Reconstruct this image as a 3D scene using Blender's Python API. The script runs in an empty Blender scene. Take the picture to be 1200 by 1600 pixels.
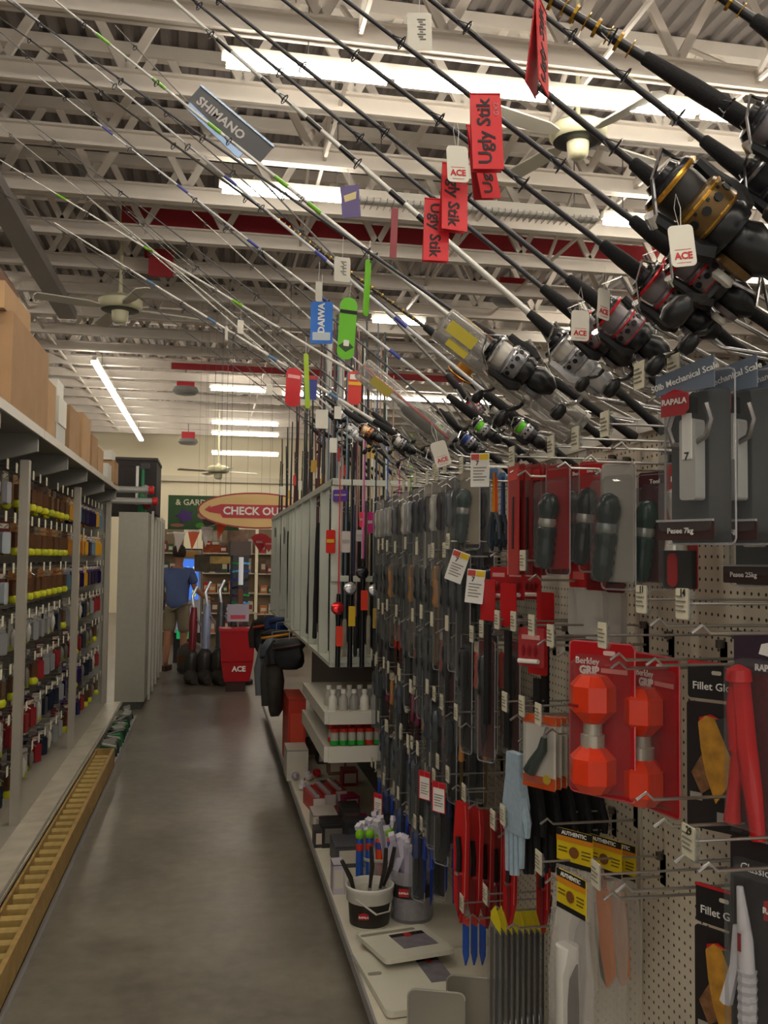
import bpy, math, random
from mathutils import Vector, Matrix, Euler
random.seed(7)
S = bpy.context.scene
COL = S.collection
# ---------------- camera ----------------
FPX = 1440.0
Yc = Vector(((330-600)/FPX, -(870-800)/FPX, -1)).normalized()
Zc = Vector((math.sin(math.radians(1.2)), math.cos(math.radians(1.2)), 0))
Zc = (Zc - Yc*Zc.dot(Yc)).normalized()
Xc = Yc.cross(Zc)
CM = Matrix((Xc, Yc, Zc))            # camera -> world
CAMP = Vector((0, 0, 1.6))
cam = bpy.data.objects.new('camera', bpy.data.cameras.new('camera'))
cam.matrix_world = Matrix.Translation(CAMP) @ CM.to_4x4()
cam.data.sensor_fit = 'HORIZONTAL'; cam.data.sensor_width = 36; cam.data.lens = FPX/1200*36
cam.data.clip_start = .05; cam.data.clip_end = 120
COL.objects.link(cam); S.camera = cam
# ---------------- world, exposure ----------------
W = bpy.data.worlds.new('world'); S.world = W; W.use_nodes = True
W.node_tree.nodes['Background'].inputs[0].default_value = (1.0, .93, .84, 1)
W.node_tree.nodes['Background'].inputs[1].default_value = .55
S.view_settings.view_transform = 'Standard'; S.view_settings.look = 'None'
S.view_settings.exposure = 0.28; S.view_settings.gamma = 1
S.view_settings.use_curve_mapping = False
S.cycles.max_bounces = 6; S.cycles.transparent_max_bounces = 24
LAMP = 24.0
# ---------------- helpers ----------------
def onx(px, py, x):
    d = CM @ Vector(((px-600)/FPX, (800-py)/FPX, -1)); return CAMP + d*(x/d.x)
def ony(px, py, y):
    d = CM @ Vector(((px-600)/FPX, (800-py)/FPX, -1)); return CAMP + d*(y/d.y)
def onz(px, py, z):
    d = CM @ Vector(((px-600)/FPX, (800-py)/FPX, -1)); return CAMP + d*((z-1.6)/d.z)
def proj(p):
    c = CM.transposed() @ (p-CAMP); return 600+FPX*c.x/-c.z, 800-FPX*c.y/-c.z
def lin(h):
    h = h.lstrip('#'); c = [int(h[i:i+2], 16)/255 for i in (0, 2, 4)]
    return [x/12.92 if x <= .04045 else ((x+.055)/1.055)**2.4 for x in c] + [1]
MATS = {}
def M(h, rough=.5, metal=0, alpha=1, emit=0, noise=0, scale=20, bump=0, key=None):
    k = (h, rough, metal, alpha, emit, noise, scale, bump)
    if k in MATS: return MATS[k]
    m = bpy.data.materials.new('material_'+h.lstrip('#')); m.use_nodes = True
    nt = m.node_tree; b = nt.nodes['Principled BSDF']; c = lin(h)
    b.inputs['Base Color'].default_value = c
    b.inputs['Roughness'].default_value = rough; b.inputs['Metallic'].default_value = metal
    b.inputs['Alpha'].default_value = alpha
    if emit:
        b.inputs['Emission Color'].default_value = c; b.inputs['Emission Strength'].default_value = emit
    if noise or bump:
        tc = nt.nodes.new('ShaderNodeTexCoord'); n = nt.nodes.new('ShaderNodeTexNoise')
        n.inputs['Scale'].default_value = scale; n.inputs['Detail'].default_value = 5
        nt.links.new(tc.outputs['Object'], n.inputs['Vector'])
        if noise:
            r = nt.nodes.new('ShaderNodeValToRGB'); r.color_ramp.elements[0].position = .3; r.color_ramp.elements[1].position = .7
            r.color_ramp.elements[0].color = [x*(1-noise) for x in c[:3]]+[1]
            r.color_ramp.elements[1].color = [min(1, x*(1+noise)) for x in c[:3]]+[1]
            nt.links.new(n.outputs['Fac'], r.inputs[0]); nt.links.new(r.outputs[0], b.inputs['Base Color'])
        if bump:
            bp = nt.nodes.new('ShaderNodeBump'); bp.inputs['Strength'].default_value = bump; bp.inputs['Distance'].default_value = .01
            nt.links.new(n.outputs['Fac'], bp.inputs['Height']); nt.links.new(bp.outputs[0], b.inputs['Normal'])
    MATS[k] = m; return m
class MB:
    def __init__(s): s.v = []; s.f = []; s.mi = []; s.m = []; s.cur = 0
    def mat(s, m):
        if m not in s.m: s.m.append(m)
        s.cur = s.m.index(m); return s
    def add(s, vs, fs):
        o = len(s.v); s.v += [tuple(v) for v in vs]
        for f in fs: s.f.append([i+o for i in f]); s.mi.append(s.cur)
        return s
    def box(s, c, d, rot=None):
        x, y, z = [q/2 for q in d]
        vs = [Vector((i*x, j*y, k*z)) for i in (-1, 1) for j in (-1, 1) for k in (-1, 1)]
        if rot: R = Euler(rot).to_matrix(); vs = [R @ v for v in vs]
        vs = [v+Vector(c) for v in vs]
        return s.add(vs, [(0,1,3,2),(4,6,7,5),(0,4,5,1),(2,3,7,6),(0,2,6,4),(1,5,7,3)])
    def b2(s, a, b): return s.box([(p+q)/2 for p, q in zip(a, b)], [abs(q-p) for p, q in zip(a, b)])
    def cone(s, p0, p1, r0, r1=None, n=8, cap=True):
        r1 = r0 if r1 is None else r1; p0 = Vector(p0); p1 = Vector(p1)
        d = (p1-p0).normalized(); a = d.orthogonal().normalized(); b = d.cross(a); vs = []
        for p, r in ((p0, r0), (p1, r1)):
            for i in range(n):
                t = 2*math.pi*i/n; vs.append(p+a*math.cos(t)*r+b*math.sin(t)*r)
        fs = [(i, (i+1) % n, n+(i+1) % n, n+i) for i in range(n)]
        if cap: fs += [tuple(range(n-1, -1, -1)), tuple(range(n, 2*n))]
        return s.add(vs, fs)
    def tube(s, pts, r, n=5):
        pts = [Vector(p) for p in pts]; vs = []; fs = []; a = None
        for i, p in enumerate(pts):
            d = (pts[min(i+1, len(pts)-1)]-pts[max(i-1, 0)]).normalized()
            a = d.orthogonal().normalized() if a is None else (a-d*a.dot(d)).normalized()
            b = d.cross(a); rr = r[i] if isinstance(r, (list, tuple)) else r
            for k in range(n):
                t = 2*math.pi*k/n; vs.append(p+a*math.cos(t)*rr+b*math.sin(t)*rr)
        for i in range(len(pts)-1):
            for k in range(n): fs.append((i*n+k, i*n+(k+1) % n, (i+1)*n+(k+1) % n, (i+1)*n+k))
        fs += [tuple(range(n-1, -1, -1)), tuple(range(len(vs)-n, len(vs)))]
        return s.add(vs, fs)
    def lathe(s, prof, n=14, c=(0,0,0), ax='z', a0=0, closed=False):
        vs = []; fs = []; c = Vector(c)
        for r, h in prof:
            for k in range(n):
                t = 2*math.pi*k/n+a0; x, y = r*math.cos(t), r*math.sin(t)
                vs.append(c+(Vector((x, y, h)) if ax == 'z' else Vector((h, x, y)) if ax == 'x' else Vector((x, h, y))))
        for i in range(len(prof)-1):
            for k in range(n): fs.append((i*n+k, i*n+(k+1) % n, (i+1)*n+(k+1) % n, (i+1)*n+k))
        if prof[0][0] > 1e-5 and not closed: fs.append(tuple(range(n-1, -1, -1)))
        if prof[-1][0] > 1e-5 and not closed: fs.append(tuple(range(len(vs)-n, len(vs))))
        return s.add(vs, fs)
    def prism(s, poly, t, y=0, plane='xz'):
        n = len(poly); g = (lambda u, v, w: (u, w, v)) if plane == 'xz' else ((lambda u, v, w: (u, v, w)) if plane == 'xy' else (lambda u, v, w: (w, u, v)))
        vs = [g(u, v, y-t/2) for u, v in poly]+[g(u, v, y+t/2) for u, v in poly]
        return s.add(vs, [tuple(range(n-1, -1, -1)), tuple(range(n, 2*n))]+[(i, (i+1) % n, n+(i+1) % n, n+i) for i in range(n)])
    def mesh(s, name, mat=None, smooth=False):
        me = bpy.data.meshes.new(name); me.from_pydata(s.v, [], s.f)
        for m in ([mat] if mat else s.m): me.materials.append(m)
        if not mat:
            for p, i in zip(me.polygons, s.mi): p.material_index = i
        if smooth:
            me.polygons.foreach_set('use_smooth', [len(f) < 5 for f in s.f])
            try: me.set_sharp_from_angle(angle=math.radians(45))
            except Exception: pass
        me.update(); return me
def rr(w, h, r, cx=0, cz=0, n=3):
    p = []
    for sx, sz, a in ((1,1,0), (-1,1,90), (-1,-1,180), (1,-1,270)):
        for i in range(n+1):
            t = math.radians(a+90*i/n); p.append((cx+sx*(w/2-r)+r*math.cos(t), cz+sz*(h/2-r)+r*math.sin(t)))
    return p
TX = {}
def text(s, size, mat, bold=.0, vert=0, align='CENTER'):
    """flat lettering facing local -Y, reading along +X (vert=+-1 turns it upright)"""
    k = (s, size, mat.name, bold, vert, align)
    if k in TX: return TX[k]
    cu = bpy.data.curves.new('lettering', 'FONT'); cu.body = s; cu.size = size; cu.align_x = align; cu.align_y = 'CENTER'
    cu.offset = bold*size; cu.extrude = .0004; cu.resolution_u = 2
    o = bpy.data.objects.new('tmp', cu); COL.objects.link(o)
    me = bpy.data.meshes.new_from_object(o); bpy.data.objects.remove(o); me.name = 'lettering'
    me.materials.clear(); me.materials.append(mat)
    me.transform(Matrix.Rotation(math.radians(90), 4, 'X'))
    if vert: me.transform(Matrix.Rotation(math.radians(-90*vert), 4, 'Y'))
    TX[k] = me; return me
def P(name, mesh, loc=(0,0,0), rot=(0,0,0), kids=(), label=None, kind=None, sc=None): return (name, mesh, loc, rot, kids, label, kind, sc)
def put_parts(parent, parts):
    for name, mesh, loc, rot, kids, label, kind, sc in parts:
        o = bpy.data.objects.new(name, mesh); COL.objects.link(o); o.parent = parent
        o.location = loc; o.rotation_euler = rot
        if sc: o.scale = sc if isinstance(sc, tuple) else (sc, sc, sc)
        if label: o['label'] = label
        if kind: o['kind'] = kind
        put_parts(o, kids)
def thing(name, parts, loc, rot=(0,0,0), label='', cat='', group=None, kind=None, sc=1):
    if len(parts) == 1 and not parts[0][4] and parts[0][2] == (0,0,0) and parts[0][3] == (0,0,0) and not parts[0][7]: o = bpy.data.objects.new(name, parts[0][1]); parts = ()
    else: o = bpy.data.objects.new(name, None); o.empty_display_size = .05
    COL.objects.link(o)
    if isinstance(rot, Matrix): o.matrix_world = Matrix.Translation(Vector(loc)) @ rot.to_4x4() @ Matrix.Scale(sc, 4)
    else: o.location = loc; o.rotation_euler = rot; o.scale = (sc, sc, sc)
    if kind: o['kind'] = kind
    if kind != 'structure' or label: o['label'] = label
    if kind != 'structure': o['category'] = cat
    if group: o['group'] = group
    put_parts(o, parts); return o
def struct(name, parts, loc=(0,0,0), rot=(0,0,0)):
    return thing(name, parts, loc, rot, '', '', None, 'structure')
ORD = ['nearest', 'second nearest', 'third nearest', 'fourth nearest', 'fifth nearest', 'sixth nearest', 'seventh nearest', 'eighth nearest', 'ninth nearest', 'tenth nearest',
       'eleventh nearest', 'twelfth nearest', 'thirteenth nearest', 'fourteenth nearest', 'fifteenth nearest', 'sixteenth nearest', 'seventeenth nearest', 'eighteenth nearest']
# materials
white = M('dedad0', .45); cream = M('d8cfba', .6); greyw = M('c2c2b8', .4, noise=.05, scale=4); beam = M('e4dcd2', .6, noise=.06, scale=3)
steel = M('b8b8b8', .3, .6); dsteel = M('77726c', .35, .9); chrome = M('e2e2e4', .12, 1); black = M('141416', .35); dblack = M('0b0b0c', .6)
foam = M('1b1a1c', .85, noise=.2, scale=300, bump=.2); dgrey = M('3a3a3e', .45); grey = M('7d7d7c', .5); red = M('b3161c', .4); dred = M('8c1216', .45)
redcard = M('c01820', .35); orange = M('e24a1c', .35); neon = M('77c81e', .4); yellow = M('e8c414', .5); gold = M('b48a3a', .25, .9); blue = M('1f4fb4', .4)
paper = M('e6e0c8', .7); kraft = M('a07a56', .8, noise=.08, scale=12); dkraft = M('6e4a35', .8); wood = M('a98a50', .6, noise=.18, scale=18); clear = M('b8bcbc', .1, alpha=.12); clear2 = M('b8bcbc', .08, alpha=.1)
def clear_mat(name, col, lo, hi, rough=.07):
    m = bpy.data.materials.new(name); m.use_nodes = True; nt = m.node_tree; b = nt.nodes['Principled BSDF']; L = nt.links.new
    b.inputs['Base Color'].default_value = lin(col); b.inputs['Roughness'].default_value = rough; b.inputs['Specular IOR Level'].default_value = 1.0
    t = nt.nodes.new('ShaderNodeBsdfTransparent'); t.inputs[0].default_value = (.95, .95, .95, 1); mx = nt.nodes.new('ShaderNodeMixShader')
    lw = nt.nodes.new('ShaderNodeLayerWeight'); lw.inputs[0].default_value = .35; mr = nt.nodes.new('ShaderNodeMapRange'); mr.inputs[3].default_value = lo; mr.inputs[4].default_value = hi
    L(lw.outputs['Facing'], mr.inputs[0]); L(mr.outputs[0], mx.inputs[0]); L(t.outputs[0], mx.inputs[1]); L(b.outputs[0], mx.inputs[2]); L(mx.outputs[0], nt.nodes['Material Output'].inputs['Surface']); return m
clear = clear_mat('clear_plastic', '8c9090', .1, .42); clear2 = clear_mat('thin_clear_plastic', '8c9090', .08, .36); tubem = clear_mat('tube_plastic', 'b8b4ac', .3, .8, .1)
inkg = M('8a857a', .8); inkb = M('18181a', .6); inkr = M('c81e28', .5); wht = M('f2f0ea', .5)
# ================= SETTING =================
def floor_mat():
    m = bpy.data.materials.new('polished_concrete'); m.use_nodes = True; nt = m.node_tree; b = nt.nodes['Principled BSDF']; L = nt.links.new
    tc = nt.nodes.new('ShaderNodeTexCoord'); n1 = nt.nodes.new('ShaderNodeTexNoise'); n1.inputs['Scale'].default_value = 1.6; n1.inputs['Detail'].default_value = 8; n1.inputs['Roughness'].default_value = .65
    n2 = nt.nodes.new('ShaderNodeTexNoise'); n2.inputs['Scale'].default_value = 14; n2.inputs['Detail'].default_value = 6
    L(tc.outputs['Object'], n1.inputs['Vector']); L(tc.outputs['Object'], n2.inputs['Vector'])
    mx = nt.nodes.new('ShaderNodeMath'); mx.operation = 'MULTIPLY_ADD'; mx.inputs[1].default_value = .35; L(n2.outputs['Fac'], mx.inputs[0]); L(n1.outputs['Fac'], mx.inputs[2])
    r = nt.nodes.new('ShaderNodeValToRGB'); r.color_ramp.elements[0].position = .45; r.color_ramp.elements[0].color = lin('5c564c'); r.color_ramp.elements[1].position = .9; r.color_ramp.elements[1].color = lin('8b8478')
    L(mx.outputs[0], r.inputs[0]); L(r.outputs[0], b.inputs['Base Color'])
    r2 = nt.nodes.new('ShaderNodeMapRange'); r2.inputs[3].default_value = .22; r2.inputs[4].default_value = .42; L(n1.outputs['Fac'], r2.inputs[0]); L(r2.outputs[0], b.inputs['Roughness'])
    return m
def peg_mat():
    m = bpy.data.materials.new('perforated_board'); m.use_nodes = True; nt = m.node_tree; b = nt.nodes['Principled BSDF']; L = nt.links.new
    tc = nt.nodes.new('ShaderNodeTexCoord')
    def vm(op, a, v=None):
        n = nt.nodes.new('ShaderNodeVectorMath'); n.operation = op; L(a, n.inputs[0])
        if v is not None: n.inputs[1].default_value = v
        return n
    a = vm('MULTIPLY', tc.outputs['Object'], (0, 1/.0254, 1/.0254)); f = vm('FRACTION', a.outputs[0]); s_ = vm('SUBTRACT', f.outputs[0], (0, .5, .5)); l = vm('LENGTH', s_.outputs[0])
    t = nt.nodes.new('ShaderNodeMath'); t.operation = 'LESS_THAN'; t.inputs[1].default_value = .15; L(l.outputs['Value'], t.inputs[0])
    n = nt.nodes.new('ShaderNodeTexNoise'); n.inputs['Scale'].default_value = 2.5; n.inputs['Detail'].default_value = 4; L(tc.outputs['Object'], n.inputs['Vector'])
    r = nt.nodes.new('ShaderNodeValToRGB'); r.color_ramp.elements[0].position = .3; r.color_ramp.elements[0].color = lin('cfc6b2'); r.color_ramp.elements[1].position = .7; r.color_ramp.elements[1].color = lin('ddd6c6'); L(n.outputs['Fac'], r.inputs[0])
    mx = nt.nodes.new('ShaderNodeMix'); mx.data_type = 'RGBA'; L(t.outputs[0], mx.inputs[0]); L(r.outputs[0], mx.inputs[6]); mx.inputs[7].default_value = lin('2a211a'); L(mx.outputs[2], b.inputs['Base Color'])
    bp = nt.nodes.new('ShaderNodeBump'); bp.inputs['Strength'].default_value = .6; bp.inputs['Distance'].default_value = .003; bp.invert = True
    L(t.outputs[0], bp.inputs['Height']); L(bp.outputs[0], b.inputs['Normal']); b.inputs['Roughness'].default_value = .5
    return m
pegm = peg_mat()
struct('floor', [P('floor', MB().b2((-8, -4, -.1), (14, 27.2, 0)).mesh('floor', floor_mat()))])
struct('wall_back', [P('wall_back', MB().b2((-8, 27, 0), (14, 27.2, 6)).mesh('wall_back', M('e3d9bd', .8)))])
struct('wall_left', [P('wall_left', MB().b2((-8.2, -4, 0), (-8, 27.2, 6)).mesh('wall_left', M('a8a095', .8)))])
struct('wall_right', [P('wall_right', MB().b2((14, -4, 0), (14.2, 27.2, 6)).mesh('wall_right', M('c8bfae', .8)))])
# corrugated roof deck, ribs running along the aisle
mb = MB(); x = -8.0; vs = []
while x < 14:
    vs += [(x, 5.92), (x+.06, 5.92), (x+.08, 5.96), (x+.13, 5.96)]; x += .15
n = len(vs)
mb.add([(a, -4, z) for a, z in vs]+[(a, 27.2, z) for a, z in vs], [(i, i+1, n+i+1, n+i) for i in range(n-1)])
struct('ceiling', [P('ceiling', mb.mesh('ceiling', M('8f8885', .7)))])
struct('trim_1', [P('trim_1', MB().b2((-8, 26.85, 3.75), (14, 27, 3.9)).mesh('trim', M('cfc6b0', .7)))])
# roof trusses across the aisle
bcm = MB().b2((-8, -.05, 5.0), (14, .05, 5.02)).b2((-8, -.01, 5.0), (14, .01, 5.15)).b2((-8, -.05, 5.14), (14, .05, 5.16)).mesh('bottom_chord', beam)
tcm = MB().b2((-8, -.05, 5.8), (14, .05, 5.91)).mesh('top_chord', beam)
def truss(i, y, near):
    parts = [P('bottom_chord', bcm), P('top_chord', tcm)]
    k = 0; off = (i*.37) % .6; m2 = MB(); wl = .85
    x = -8+off
    while x < 13:
        for a, b in (((x, 5.15), (x+wl*.42, 5.82)), ((x+wl, 5.15), (x+wl*.58, 5.82))):
            dx, dz = b[0]-a[0], b[1]-a[1]; L = math.hypot(dx, dz)
            if near and -3.5 < x < 5.5:
                w = TX.get('web') or TX.setdefault('web', MB().box((0,0,0), (.065, .035, L)).mesh('web_brace', beam))
                parts.append(P('web_brace', w, ((a[0]+b[0])/2, 0, (a[1]+b[1])/2), (0, math.atan2(dx, dz), 0)))
            else: m2.box(((a[0]+b[0])/2, 0, (a[1]+b[1])/2), (.065, .035, L), (0, math.atan2(dx, dz), 0))
        x += wl
    parts.append(P('web_lattice', m2.mesh('web_lattice', beam), kind='stuff'))
    struct('roof_truss', parts, (0, y, 0))
ty = [3.6, 4.75, 5.9, 6.85, 7.85, 8.95, 10.1]
while ty[-1] < 26: ty.append(ty[-1]+1.15)
for i, y in enumerate(ty): truss(i, y, i in (1, 2, 3, 4, 5))
# longitudinal bridging braces between trusses
for i, (x, a) in enumerate(((-2.6, 0), (.9, 1), (2.6, 0), (3.8, 1))):
    mb = MB()
    for j in range(len(ty)-14):
        z0, z1 = (5.1, 5.85) if (j+a) % 2 else (5.85, 5.1); mb.cone((x, ty[j], z0), (x, ty[j+1], z1), .022, n=4)
    mb.cone((x, ty[0], 5.07), (x, ty[-1], 5.07), .02, n=4)
    struct('trim_%d' % (i+2), [P('bridging_bar', mb.mesh('bridging_bar', beam))])
# long grey raceway at the upper left
struct('trim_6', [P('raceway', MB().b2((-2.13, 2, 4.86), (-1.9, 13.2, 4.98)).mesh('raceway', M('a8a4a2', .6)))])
# red fascia boards behind the trusses
for i, (x0, x1, y, z0, z1) in enumerate(((-1.05, 9, 10.35, 5.17, 5.46), (-.78, -.5, 10.8, 4.83, 5.12), (-.75, 4.4, 16.4, 5.17, 5.29), (-.75, 4.6, 16.3, 4.86, 4.97), (2.2, 7.2, 9.4, 4.5, 4.62))):
    if i == 4: continue
    struct('trim_%d' % (i+7), [P('fascia_board', MB().b2((x0, y, z0), (x1, y+.04, z1)).mesh('fascia_board', M('9c1c26', .6)))])
# small round ceiling units with red lens
for i, (px, py, y) in enumerate(((247, 425, 12.4), (290, 613, 18.5), (294, 692, 24.5), (797, 470, 11.5), (410, 615, 21))):
    c = ony(px, py, y)
    thing('ceiling_speaker', [P('housing', MB().lathe([(.01, .1), (.22, .1), (.26, .02), (.2, -.04), (.01, -.05)], 16).mesh('housing', grey, True)),
        P('red_box', MB().box((0, 0, .18), (.34, .2, .2)).mesh('red_box', M('b01c26', .5))), P('hanger', MB().cone((0, 0, .26), (0, 0, 5.93-c.z), .012, n=5).mesh('hanger', grey))], c, (0,0,0),
        'small grey round ceiling unit with red box, ' + ('near the left ceiling fan', 'far behind it above the aisle', 'farthest, before the cream wall', 'above the clear rod tube', 'beside the far ceiling lights')[i], 'ceiling unit')
# ---------------- fluorescent fixtures ----------------
emitm = M('fff6e6', .5, emit=LAMP)
def fixture(x0, x1, y, z, along='x', lit=True, label='', w=.11):
    L = abs(x1-x0); c = ((x0+x1)/2, y, z) if along == 'x' else (y, (x0+x1)/2, z)
    hs = MB().prism([(-.03, .02), (-.035, .09), (.035, .09), (.03, .02)], L, 0, 'yz').mesh('housing', M('e4dfd4', .5))
    parts = [P('housing', hs)]
    nt_ = max(1, round(L/1.22)); sl = L/nt_
    tm = MB().cone((-sl/2+.03, 0, 0), (sl/2-.03, 0, 0), .028, n=8).mesh('tube', emitm if lit else M('e8e6e0', .4))
    for k in range(nt_):
        for s_ in (-1, 1): parts.append(P('tube', tm, (-L/2+sl*(k+.5), s_*.03, .0)))
    if not lit or label.find('louvre') >= 0:
        mb = MB(); q = int(L/.06)
        for k in range(q): mb.box((-L/2+L*(k+.5)/q, 0, -.02), (.006, 2*w, .03))
        parts.append(P('louvre', mb.mesh('louvre', chrome), kind='stuff'))
    mb = MB()
    for s_ in (-.4, .4): mb.cone((s_*L, 0, .06), (s_*L, 0, 5.93-z), .006, n=4)
    parts.append(P('hanger', mb.mesh('hanger', grey)))
    thing('light_fixture', parts, c, (0,0,0) if along == 'x' else (0,0,math.pi/2), label, 'ceiling light')
fixture(0, 5.6, 5.9, 4.8, label='long bright fluorescent strip crossing the top of the view, nearest lit row')
fixture(0, 1.15, 8.0, 4.8, label='short bright fluorescent strip at the start of the second row above the red board')
fixture(1.2, 3.5, 8.0, 4.8, lit=False, label='unlit strip with silver louvre continuing the second lamp row')
fixture(3.55, 5.6, 8.0, 4.8, label='bright fluorescent strip behind the large gold reel, right end of second row')
for (px0, px1, py, y, l) in ((580, 665, 500, 12.4, 'over the black foam rod grips, left of the clear tube'), (890, 1075, 462, 11.3, 'seen between the two white logo tags on the right'), (327, 417, 607, 17.5, 'first of the far row left of the rods'),
    (330, 436, 660, 21.5, 'upper of the close pair far down the aisle'), (330, 436, 677, 23.3, 'lower of the close pair far down the aisle'), (330, 436, 708, 25.0, 'bright strip just above the cream wall'), (440, 780, 615, 18.3, 'seen behind the slanted rods left of centre'),
    (870, 1010, 520, 12.9, 'partly hidden behind the middle reels'), (1060, 1300, 405, 9.6, 'at right behind the reel handles'), (880, 960, 632, 19.5, 'small and low behind the reels at right')):
    a = ony(px0, py, y); b = ony(px1, py, y); fixture(a.x, b.x, y, a.z, label='bright fluorescent strip '+l)
fixture(15.6, 26, -1.95, 4.78, 'y', label='long bright fluorescent strip running down the aisle above the left shelves', w=.15)
for y in (2.6, -.6, -2.8): fixture(-2.4, 5.6, y, 4.8, label='fluorescent strip %s outside the view' % ('just above' if y > 2 else 'behind' if y > -1 else 'far behind'))
fixture(-6.4, -3, 6, 4.8, label='fluorescent strip over the next aisle on the left'); fixture(-6.4, -3, 12, 4.8, label='farther fluorescent strip over the next aisle on the left')
# ---------------- ceiling fans ----------------
def fan(c, s, lab):
    iv = M('cfcbaa', .4); mb = MB()
    parts = [P('downrod', MB().cone((0, 0, .1), (0, 0, (5.85-c.z)/s), .018, n=8).mesh('downrod', iv)),
        P('motor_housing', MB().lathe([(.03, .14), (.05, .1), (.16, .09), (.215, .05), (.215, -.01), (.18, -.045), (.1, -.05)], 24).mesh('motor_housing', iv, True)),
        P('switch_housing', MB().lathe([(.085, -.05), (.08, -.12), (.075, -.15), (.05, -.175), (.005, -.18)], 20).mesh('switch_housing', iv, True)),
        P('vent_slots', MB().lathe([(.185, -.046), (.15, -.052), (.1, -.055)], 24).mesh('vent_slots', dgrey))]
    bl = MB().prism([(.2, -.03), (.32, -.065), (.8, -.07), (.82, 0), (.8, .07), (.32, .065), (.2, .03)], .012, 0, 'xy').mesh('blade', M('cbc6b8', .5))
    for k in range(4): parts.append(P('blade', bl, (0, 0, -.02), (.2, 0, math.radians(20+90*k))))
    thing('ceiling_fan', parts, c, (0,0,0), lab, 'ceiling fan', None, None, s)
fan(ony(903, 212, 6.4), 1.0, 'cream ceiling fan under the long bright lamp at upper right')
fan(ony(188, 478, 10.8), 1.15, 'cream ceiling fan hanging at left above the cardboard boxes')
fan(ony(341, 735, 22), 1.2, 'small distant white ceiling fan in front of the cream wall')
for px, py, y, z in ((462, 30, 6.6, 4.6),):
    c = ony(px, py, y); thing('pendant_spot', [P('spot_body', MB().lathe([(.04, .1), (.045, -.06), (.03, -.09), (.005, -.1)], 12).mesh('spot_body', cream, True)), P('hanger', MB().cone((0,0,.1), (0,0,5.93-c.z), .006, n=4).mesh('hanger', grey))], c, (0,0,0), 'tiny cream spot fitting hanging above the long bright lamp', 'spot light')
# ================= RIGHT GONDOLA =================
XB = 1.09
for i, (y0, y1) in enumerate(((1.0, 2.22), (2.22, 3.44), (3.44, 4.66))):
    l = ('nearest bay, mostly bare at lower right', 'second bay behind the red sleeves', 'third bay behind the dense knife packs')[i]
    thing('pegboard_panel', [P('board', MB().b2((0, 0, .14), (.02, y1-y0-.006, 1.93)).mesh('board', pegm)), P('top_rail', MB().b2((-.012, 0, 1.93), (.032, y1-y0-.006, 1.965)).mesh('top_rail', white)),
        P('upright', MB().b2((-.004, -.003, .14), (0, .012, 1.93)).mesh('upright', M('c9c2b4', .5)))], (XB, y0, 0), (0,0,0), 'white perforated pegboard panel, '+l, 'pegboard')
def deck(x0, x1, y0, y1, z, label, rail=True):
    s_ = -1 if x0 < 0 else 1
    parts = [P('deck_plate', MB().b2((x0, 0, z-.035), (x1, y1-y0-.004, z)).mesh('deck_plate', M('d2ccba', .45, noise=.06, scale=5))), P('kick_plate', MB().b2((x0+s_*.05, 0, 0), (x0+s_*.07, y1-y0-.004, z-.035)).mesh('kick_plate', M('2b2722', .6)))]
    if rail: parts.append(P('price_rail', MB().b2((x0-s_*.008, 0, z-.045), (x0, y1-y0-.004, z-.004)).mesh('price_rail', M('8d8c8e', .4))))
    thing('base_deck', parts, (0, y0, 0), (0,0,0), label, 'shelf deck')
for i, y0 in enumerate((1.0, 2.22, 3.44, 4.66, 5.88, 7.1, 8.32)):
    deck(.545, XB, y0, y0+1.22, .14, 'cream bottom shelf deck of right aisle, %s the camera' % ORD[i].replace('nearest', 'nearest to'))
# peg hooks ---------------------------------------------------
wire = M('a9a6a2', .3, .9)
def hook_meshes(L):
    k = ('hook', L)
    if k in TX: return TX[k]
    arm = MB().tube([(0, 0, 0), (0, -L+.035, 0), (0, -L+.02, .013), (0, -L, .0)], .0032, 6).mesh('product_arm', wire, True)
    top = MB().tube([(0, 0, .045), (0, -.04, .05), (0, -L-.012, .05)], .0026, 6).mesh('label_arm', wire, True)
    back = MB().box((0, .004, .018), (.03, .008, .075)).box((0, -.006, .05), (.012, .02, .018)).mesh('back_plate', dsteel)
    tag = MB().mat(paper).prism(rr(.044, .052, .004), .0016, -L-.016).mat(clear).b2((.022, -L-.018, -.026), (.029, -L-.013, .026)).b2((.029, -L-.018, .014), (.034, -L-.013, .02)).b2((.029, -L-.018, -.003), (.034, -L-.013, .003)).b2((.029, -L-.018, -.02), (.034, -L-.013, -.014)).mesh('price_tag')
    mb = MB()
    for j, (w, z) in enumerate(((.02, .012), (.03, .004), (.024, -.004), (.03, -.012))): mb.b2((-.018, -L-.0185, z-.0012), (-.018+w, -L-.0172, z+.0012))
    pr = mb.mesh('fine_print', inkg)
    TX[k] = (arm, top, back, tag, pr); return TX[k]
HN = [0]
def hook(x, y, z, L, rz, label, price=None, tag=True, group=None, fine=True, trot=0):
    a, t, b, tg, pr = hook_meshes(L)
    ps = [P('product_arm', a), P('back_plate', b)]
    if tag:
        kids = [P('fine_print', pr)] if fine else []
        if price: kids = kids+[P('lettering', text(price, .018, inkb, .02), (.004, -L-.0185, .018))]
        ps += [P('label_arm', t), P('price_tag', tg, (0, 0, .05), (0, trot, 0), kids)]
    return thing('peg_hook', ps, (x, y, z), (0,0,rz), label, 'peg hook', group)
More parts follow.
